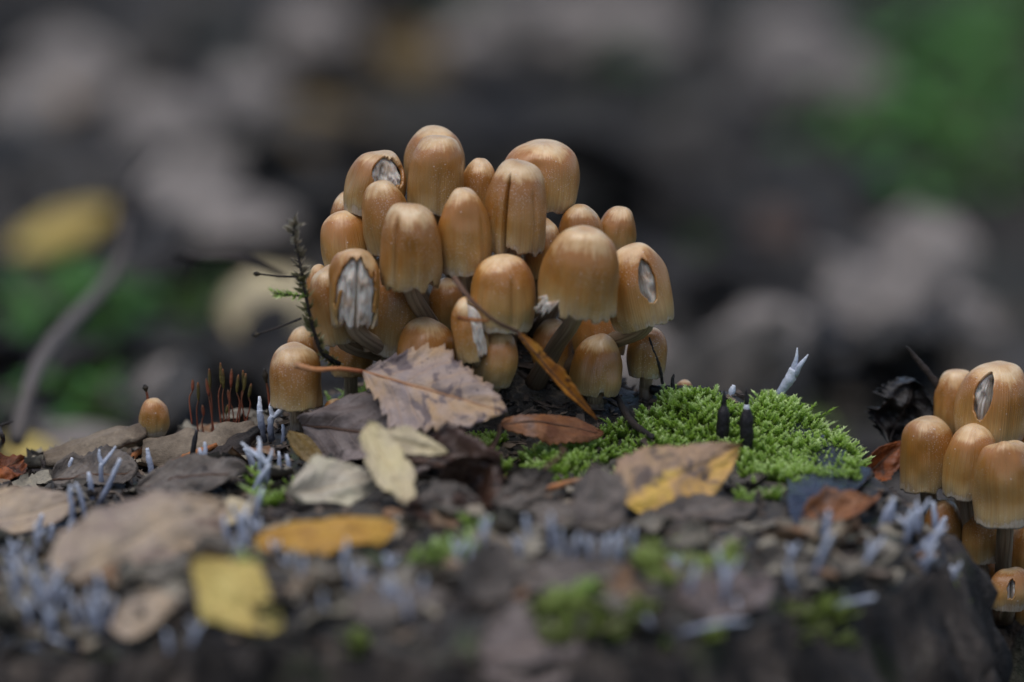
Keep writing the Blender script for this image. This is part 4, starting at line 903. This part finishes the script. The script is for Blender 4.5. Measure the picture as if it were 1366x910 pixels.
stick('moss_stalk', 'thin black stalk with a notch rising from the moss before the small dull cap', [at(884,512,-.02), at(880,490,-.03), at(872,468,-.03), at(866,450,-.03)], [.004,.004,.005,.002], M['darktwig'], 'moss stalk', 9)
stick('moss_stalk', 'short black bristle at the foot of the small dull cap', [at(898,520,-.02), at(897,508,-.02), at(899,499,-.02)], [.006,.005,.002], M['candleblack'], 'moss stalk', 10)

# ------------------------------------------------------------------ crumbs of bark and wood on the stump
def debris():
    rg = np.random.RandomState(12); n = 5200
    a = rg.rand(n)*6.283; r = np.sqrt(rg.rand(n))*.99; x = CX+np.cos(a)*rim(a)*r; y = CY+np.sin(a)*rim(a)*r
    V, F, UV = [], [], []
    box = np.array([(-1,-1,-1),(1,-1,-1),(1,1,-1),(-1,1,-1),(-1,-1,1),(1,-1,1),(1,1,1),(-1,1,1)], float)
    bf = np.array([(0,3,2,1),(4,5,6,7),(0,1,5,4),(1,2,6,5),(2,3,7,6),(3,0,4,7)])
    z = H(x, y)
    for i in range(n):
        b_ = box*(1+.35*rg.normal(size=(8, 1)).clip(-1, 1)); b_ = b_*np.array([rg.uniform(.4, 1.6), rg.uniform(.3, .8), rg.uniform(.12, .35)])*(.007+.017*rg.rand()**2.5)
        m_ = np.array(Matrix.Rotation(rg.rand()*6.283, 3, 'Z') @ Matrix.Rotation(rg.normal()*.35, 3, 'X') @ Matrix.Rotation(rg.normal()*.35, 3, 'Y'))
        V.append(b_ @ m_.T+np.array([x[i], y[i], z[i]+.004])); F.append(bf+8*i); UV.append(np.full(8, rg.rand()))
    V = np.concatenate(V); F = np.concatenate(F)
    me = fast_mesh('bark_crumbs', V, F); l = me.uv_layers.new(name='UVMap'); idx = np.zeros(len(me.loops), np.int32); me.loops.foreach_get('vertex_index', idx)
    t = np.concatenate(UV); l.data.foreach_set('uv', np.stack([t, t], 1).astype(np.float32)[idx].ravel())
    tag(obj('bark_crumbs', me, M['debris']), 'loose crumbs of bark and rotten wood strewn over the stump', 'debris', kind='stuff')
debris()
def scraps():
    rgn = np.random.RandomState(77); V, F, UV = [], [], []; off = 0
    n = 1500; aa = rgn.rand(n)*6.283; rr_ = np.sqrt(rgn.rand(n))*.98; ro = rim(aa); xs = CX+np.cos(aa)*ro*rr_; ys = CY+np.sin(aa)*ro*rr_; zs = H(xs, ys)
    nsx, nsy = 7, 5; u, v = np.meshgrid(np.linspace(-1, 1, nsx), np.linspace(-1, 1, nsy), indexing='ij')
    for i in range(n):
        x, y = xs[i], ys[i]
        if (y > -.35 and x > -.6) or not free(x, y): continue
        s_ = rgn.uniform(.025, .085)
        wd = np.sqrt(np.clip(1-u*u, .02, 1))*(.6+.25*rgn.rand())*(1+.25*rgn.normal(size=(nsx, 1)))
        q = np.stack([u, v*wd, .28*rgn.normal()*v*v+.25*rgn.normal()*u*u+.05*rgn.normal(size=u.shape)], -1).reshape(-1, 3)*s_*.7
        m_ = np.array(Matrix.Rotation(rgn.rand()*6.283, 3, 'Z') @ Matrix.Rotation(rgn.normal()*.28, 3, 'X') @ Matrix.Rotation(rgn.normal()*.28, 3, 'Y'))
        q = q @ m_.T+np.array([x, y, zs[i]+.012])
        q2 = q-np.array([0, 0, .003]); V += [q, q2]; b_ = nsx*nsy
        a_ = np.array([i_*nsy+k for i_ in range(nsx-1) for k in range(nsy-1)])
        F += [np.stack([a_, a_+nsy, a_+nsy+1, a_+1], 1)+off, np.stack([a_, a_+1, a_+nsy+1, a_+nsy], 1)+off+b_]; off += 2*b_; UV.append(np.full(2*b_, rgn.rand()))
    me = fast_mesh('leaf_scraps', np.concatenate(V), np.concatenate(F), smooth=True); l = me.uv_layers.new(name='UVMap'); idx = np.zeros(len(me.loops), np.int32); me.loops.foreach_get('vertex_index', idx)
    t = np.concatenate(UV); l.data.foreach_set('uv', np.stack([t, t], 1).astype(np.float32)[idx].ravel())
    tag(obj('leaf_scraps', me, M['scrap']), 'crumbling scraps of old leaves covering the top of the stump', 'leaf scraps', kind='stuff')
scraps()

# ------------------------------------------------------------------ the forest floor behind
PROTO = {}
def litter_proto(mat, k):
    key = (mat, k)
    if key not in PROTO:
        me, _, _ = leaf_mesh(['oval', 'birch', 'oval', 'wide'][k % 4], 1.0, [.55, .75, .62, .7][k % 4], seed=k*3.3+len(mat), serr=.05, cup=[-.25, .2, -.15, .3][k % 4], wave=.16, ns=22, nt_=9, thick=.012, twist=[.3, -.4, .5, 0][k % 4])
        me.materials.append(M[mat]); PROTO[key] = me
    return PROTO[key]
def floor_leaf(pos, size, az, tilt, roll, mat, k, label, group):
    o = bpy.data.objects.new('fallen_leaf', litter_proto(mat, k)); COL.objects.link(o)
    o.scale = (size,)*3; o.rotation_euler = (Matrix.Rotation(az, 3, 'Z') @ Matrix.Rotation(-tilt, 3, 'Y') @ Matrix.Rotation(roll, 3, 'X')).to_euler(); o.location = pos
    return tag(o, label, 'leaf', group)
LAB = {'l_litter': 'dull brown leaf in the blurred litter behind the stump', 'l_grey': 'grey-beige leaf in the blurred litter behind the stump', 'l_soot': 'blackened wet leaf in the blurred litter behind the stump', 'l_tan': 'light tan leaf in the blurred litter behind the stump'}
rg = random.Random(21)
def place_floor():
    n = 0
    while n < 240:
        Y = rg.uniform(1.0, 9.5); hw = .1175*(22+Y)/2+.25; x = rg.uniform(-hw, hw)
        if stump_z(x, Y) > floor_z(x, Y)-.05: continue
        mat = rg.choices(['l_litter', 'l_grey', 'l_soot', 'l_tan'], [.46, .07, .47, .0])[0]
        floor_leaf((x, Y, float(floor_z(x, Y))+.03), rg.uniform(.3, .55), rg.uniform(0, 6.28), rg.uniform(-.1, .5), rg.uniform(-.5, .5), mat, rg.randint(0, 3), LAB[mat], 'leaf litter behind the stump'); n += 1
place_floor()
def far_leaf(px, py, wpx, mat, label, kind='oval', hfrac=.6, seed=0, tilt=.9, slope=None, group=None):
    p = hit(px, py+wpx*hfrac*.35, floor_z); Yf = max(p[1]-.45, .75); s = ppu(Yf); L = wpx/s
    c = at(px, py, Yf); dx = np.array([L/2, 0, 0]); sl = (rg.uniform(-.12, .12) if slope is None else slope)*L
    fallen_leaf(label, c-dx-np.array([0, 0, sl]), c+dx+np.array([0, 0, sl]), L*hfrac*1.15, (0, -math.sin(tilt), math.cos(tilt)), kind, mat, seed, cup=-.1, wave=.1, serr=.05, ns=40, nt_=11, mid=False, group=group)
far_leaf(82, 305, 140, 'l_yellow', 'glowing yellow leaf lying on the litter behind the outer end of the stump', hfrac=.36, seed=1, slope=.2)
far_leaf(368, 412, 150, 'l_cream', 'large pale cream leaf standing on the floor behind the dry moss sprig', hfrac=.75, seed=2, tilt=1.15)
far_leaf(432, 165, 120, 'l_dull', 'dull ochre leaf on the far litter behind the crown-torn cap', hfrac=.7, seed=3)
far_leaf(546, 72, 100, 'l_dull', 'small dull ochre leaf farthest back behind the mushroom cluster', hfrac=.7, seed=4)
far_leaf(425, 48, 130, 'l_grey', 'pale grey leaf farthest back, above the dull ochre leaf', hfrac=.8, seed=5, tilt=1.2)
far_leaf(215, 168, 140, 'l_grey', 'pale grey leaf behind the glowing yellow leaf', hfrac=.7, seed=6, tilt=1.1)
far_leaf(1055, 78, 170, 'l_grey', 'broad pale grey leaf on the far litter before the green herbs', hfrac=.7, seed=7, tilt=1.2)
far_leaf(1232, 335, 150, 'l_grey', 'pale grey-pink leaf on the floor behind the side cluster', hfrac=.8, seed=8, tilt=1.1)
far_leaf(95, 90, 150, 'l_grey', 'beige leaf far behind the outer end of the stump', hfrac=.6, seed=9, tilt=1.1)
far_leaf(60, 140, 100, 'l_tan', 'tan leaf below the beige leaf far back', hfrac=.6, seed=10)
far_leaf(40, 600, 80, 'l_yellow', 'yellow leaf on the floor close behind the strip of dead wood', hfrac=.5, seed=11)
far_leaf(1020, 440, 130, 'l_grey', 'grey leaf on the floor behind the moss bank', hfrac=.6, seed=12, tilt=1.0)
far_leaf(775, 30, 150, 'l_grey', 'dim grey leaf farthest back behind the wide pale-crowned cap', hfrac=.6, seed=13, tilt=1.1)
far_leaf(1040, 300, 80, 'l_dark', 'small dark brown leaf on the floor behind the moss bank', hfrac=.7, seed=14)
far_leaf(110, 590, 120, 'l_grey', 'grey leaf on the floor close behind the small lone mushroom', hfrac=.5, seed=15)
far_leaf(225, 510, 90, 'l_grey', 'pinkish grey leaf behind the small lone mushroom', hfrac=.7, seed=16)
far_leaf(300, 290, 200, 'l_grey', 'wide dim leaf on the floor behind the dry moss sprig', hfrac=.4, seed=17)

for k, (px, py, wp, hf) in enumerate([(28,135,110,.6), (690,14,150,.5), (860,22,140,.6), (1140,105,100,.7), (1165,395,150,.6), (985,470,120,.6), (1275,425,130,.6), (330,120,120,.5), (250,235,150,.45), (1080,360,110,.6), (620,60,120,.5)]):
    far_leaf(px, py, wp, 'l_grey', 'grey-beige leaf in the blurred litter behind the stump', hfrac=hf, seed=60+k, tilt=1.1, group='leaf litter behind the stump')
# leaf litter carpet beyond and around (uncountable)
def carpet():
    rgn = np.random.RandomState(33); V, F, A = [], [], []; off = 0
    me = litter_proto('l_soot', 0); nv = len(me.vertices); co_ = np.zeros(nv*3); me.vertices.foreach_get('co', co_); co_ = co_.reshape(-1, 3)
    XY = np.stack([rgn.uniform(-9, 9, 3000), rgn.uniform(-5, 22, 3000)], 1); sz = stump_z(XY[:, 0], XY[:, 1]); fz = floor_z(XY[:, 0], XY[:, 1])
    for i in range(3000):
        x, y = XY[i]
        if sz[i] > fz[i]-.02: continue
        nsx, nsy = 5, 3; s_ = rgn.uniform(.25, .5); az = rgn.rand()*6.283
        u, v = np.meshgrid(np.linspace(0, 1, nsx), np.linspace(-1, 1, nsy), indexing='ij')
        w_ = np.sin(math.pi*np.clip(u*.96+.02, 0, 1))**.6*.3
        q = np.stack([u-.5, v*w_, .15*rgn.normal()*v*v+.12*rgn.normal()*(u-.5)**2+.04*rgn.normal(size=u.shape)], -1).reshape(-1, 3)*s_
        m_ = np.array(Matrix.Rotation(az, 3, 'Z') @ Matrix.Rotation(rgn.normal()*.3, 3, 'X') @ Matrix.Rotation(rgn.normal()*.25, 3, 'Y'))
        V.append(q @ m_.T+np.array([x, y, fz[i]+.02]))
        a = np.array([i_*nsy+k for i_ in range(nsx-1) for k in range(nsy-1)]); F.append(np.stack([a, a+nsy, a+nsy+1, a+1], 1)+off); off += nsx*nsy; A.append(np.full(nsx*nsy, rgn.rand()))
    me = fast_mesh('leaf_litter', np.concatenate(V), np.concatenate(F), smooth=True); l = me.uv_layers.new(name='UVMap'); idx = np.zeros(len(me.loops), np.int32); me.loops.foreach_get('vertex_index', idx)
    t = np.concatenate(A); l.data.foreach_set('uv', np.stack([t, t], 1).astype(np.float32)[idx].ravel())
    tag(obj('leaf_litter', me, M['carpet']), 'carpet of dark decaying leaf litter on the forest floor', 'leaf litter', kind='stuff')
carpet()
# green herbs behind
def herb(px, py, size, n, label, group, seed, kind='oval', ly=None):
    p = hit(px, py, floor_z); p[2] = float(floor_z(p[0], p[1])); rgn = np.random.RandomState(seed); root = thing('green_herb', label, 'plant', p, group); P = []; lm = []
    for i in range(n):
        a = rgn.rand()*6.283; rr = size*rgn.uniform(.15, .8); hz = size*rgn.uniform(.25, 1.0)
        e = np.array([math.cos(a)*rr, math.sin(a)*rr, hz]); P.append(tube_data([(0, 0, 0), e*np.array([.3, .3, .6]), e], [.008, .006, .004], 5, 7))
        me = herb_leaf[rgn.randint(3)]; o = obj('leaf', me, None, root); s_ = size*rgn.uniform(.3, .55); o.scale = (s_,)*3; o.location = tuple(e); o.rotation_euler = (rgn.normal()*.35, rgn.normal()*.3+.2, a)
    v, f, u = join_data(P); obj('stems', new_mesh('stems', v, f, u), M['herbstem'], root)
M['herbstem'] = along_material('herb_stem', [(0, srgb(70, 90, 40)), (1, srgb(96, 130, 56))])
herb_leaf = []
for k in range(3):
    me, _, _ = leaf_mesh('oval', 1.0, .62, seed=k+50, serr=.06, cup=-.1, wave=.06, ns=20, nt_=9, thick=.01); me.materials.append(M['herb']); herb_leaf.append(me)
HL = 'low green herb growing in the far litter behind the side cluster'
for i, (px, py, sz, n) in enumerate([(1250,235,.36,16),(1330,215,.42,18),(1190,225,.28,10),(1290,140,.36,14),(1350,120,.4,14),(1230,110,.28,9),(1345,20,.42,14),(1130,205,.22,8),(1290,60,.3,9),(1200,20,.2,6),(1310,275,.3,11),(1220,285,.24,8),(1360,290,.28,8)]):
    herb(px, py, sz, n, HL, 'green herbs behind the side cluster', 100+i)
HL2 = 'small green herb close behind the outer end of the stump'
for i, (px, py, sz, n) in enumerate([(95,455,.27,18),(150,465,.24,14),(45,470,.22,12),(110,570,.2,14),(40,600,.16,9),(265,450,.2,9),(150,580,.18,12),(95,400,.2,10)]):
    herb(px, py, sz, n, HL2, 'green herbs behind the stump end', 130+i)
herb(795, 110, .16, 6, 'faint green herb in the far litter behind the wide pale-crowned cap', None, 160)
herb(610, 12, .18, 6, 'faint green herb farthest back behind the topmost cap', None, 161)
herb(930, 340, .08, 4, 'tiny green herb on the floor behind the moss bank', None, 162)
# twigs behind
def ground_stick(name, label, pix, rad, mat, seed, up=.02):
    q = [hit(a, b, floor_z) for a, b in pix]; stick(name, label, [p+np.array([0, 0, up]) for p in q], rad, mat, 'twig', seed)
p = lambda a, b, Y: at(a, b, Y)
stick('twig', 'curved grey twig rising from the floor behind the outer end of the stump', [p(22,590,1.0), p(36,530,1.2), p(62,470,1.6), p(110,415,2.0), p(155,360,2.3), p(172,290,2.4)], [.020,.021,.022,.022,.018,.012], M['twig'], seed=11)
stick('twig', 'thin arched dark twig above the curved grey twig', [p(160,350,2.35), p(160,290,2.5), p(172,240,2.7), p(205,204,2.9)], [.010,.009,.007,.004], M['darktwig'], seed=12)
ground_stick('twig', 'thick grey-black branch lying on the floor behind the dry moss sprig', [(165,300),(260,318),(350,335),(430,352)], [.04,.045,.04,.03], M['darktwig'], 13, .03)
stick('twig', 'black knotted twig on the floor behind the dry moss sprig', [p(232,338,1.3), p(270,345,1.3), p(315,345,1.3), p(345,356,1.3), p(380,372,1.3)], [.010,.008,.014,.008,.006], M['darktwig'], seed=14)
ground_stick('twig', 'grey upright twig stub behind the small lone mushroom', [(150,560),(148,500)], [.02,.016], M['twig'], 15)
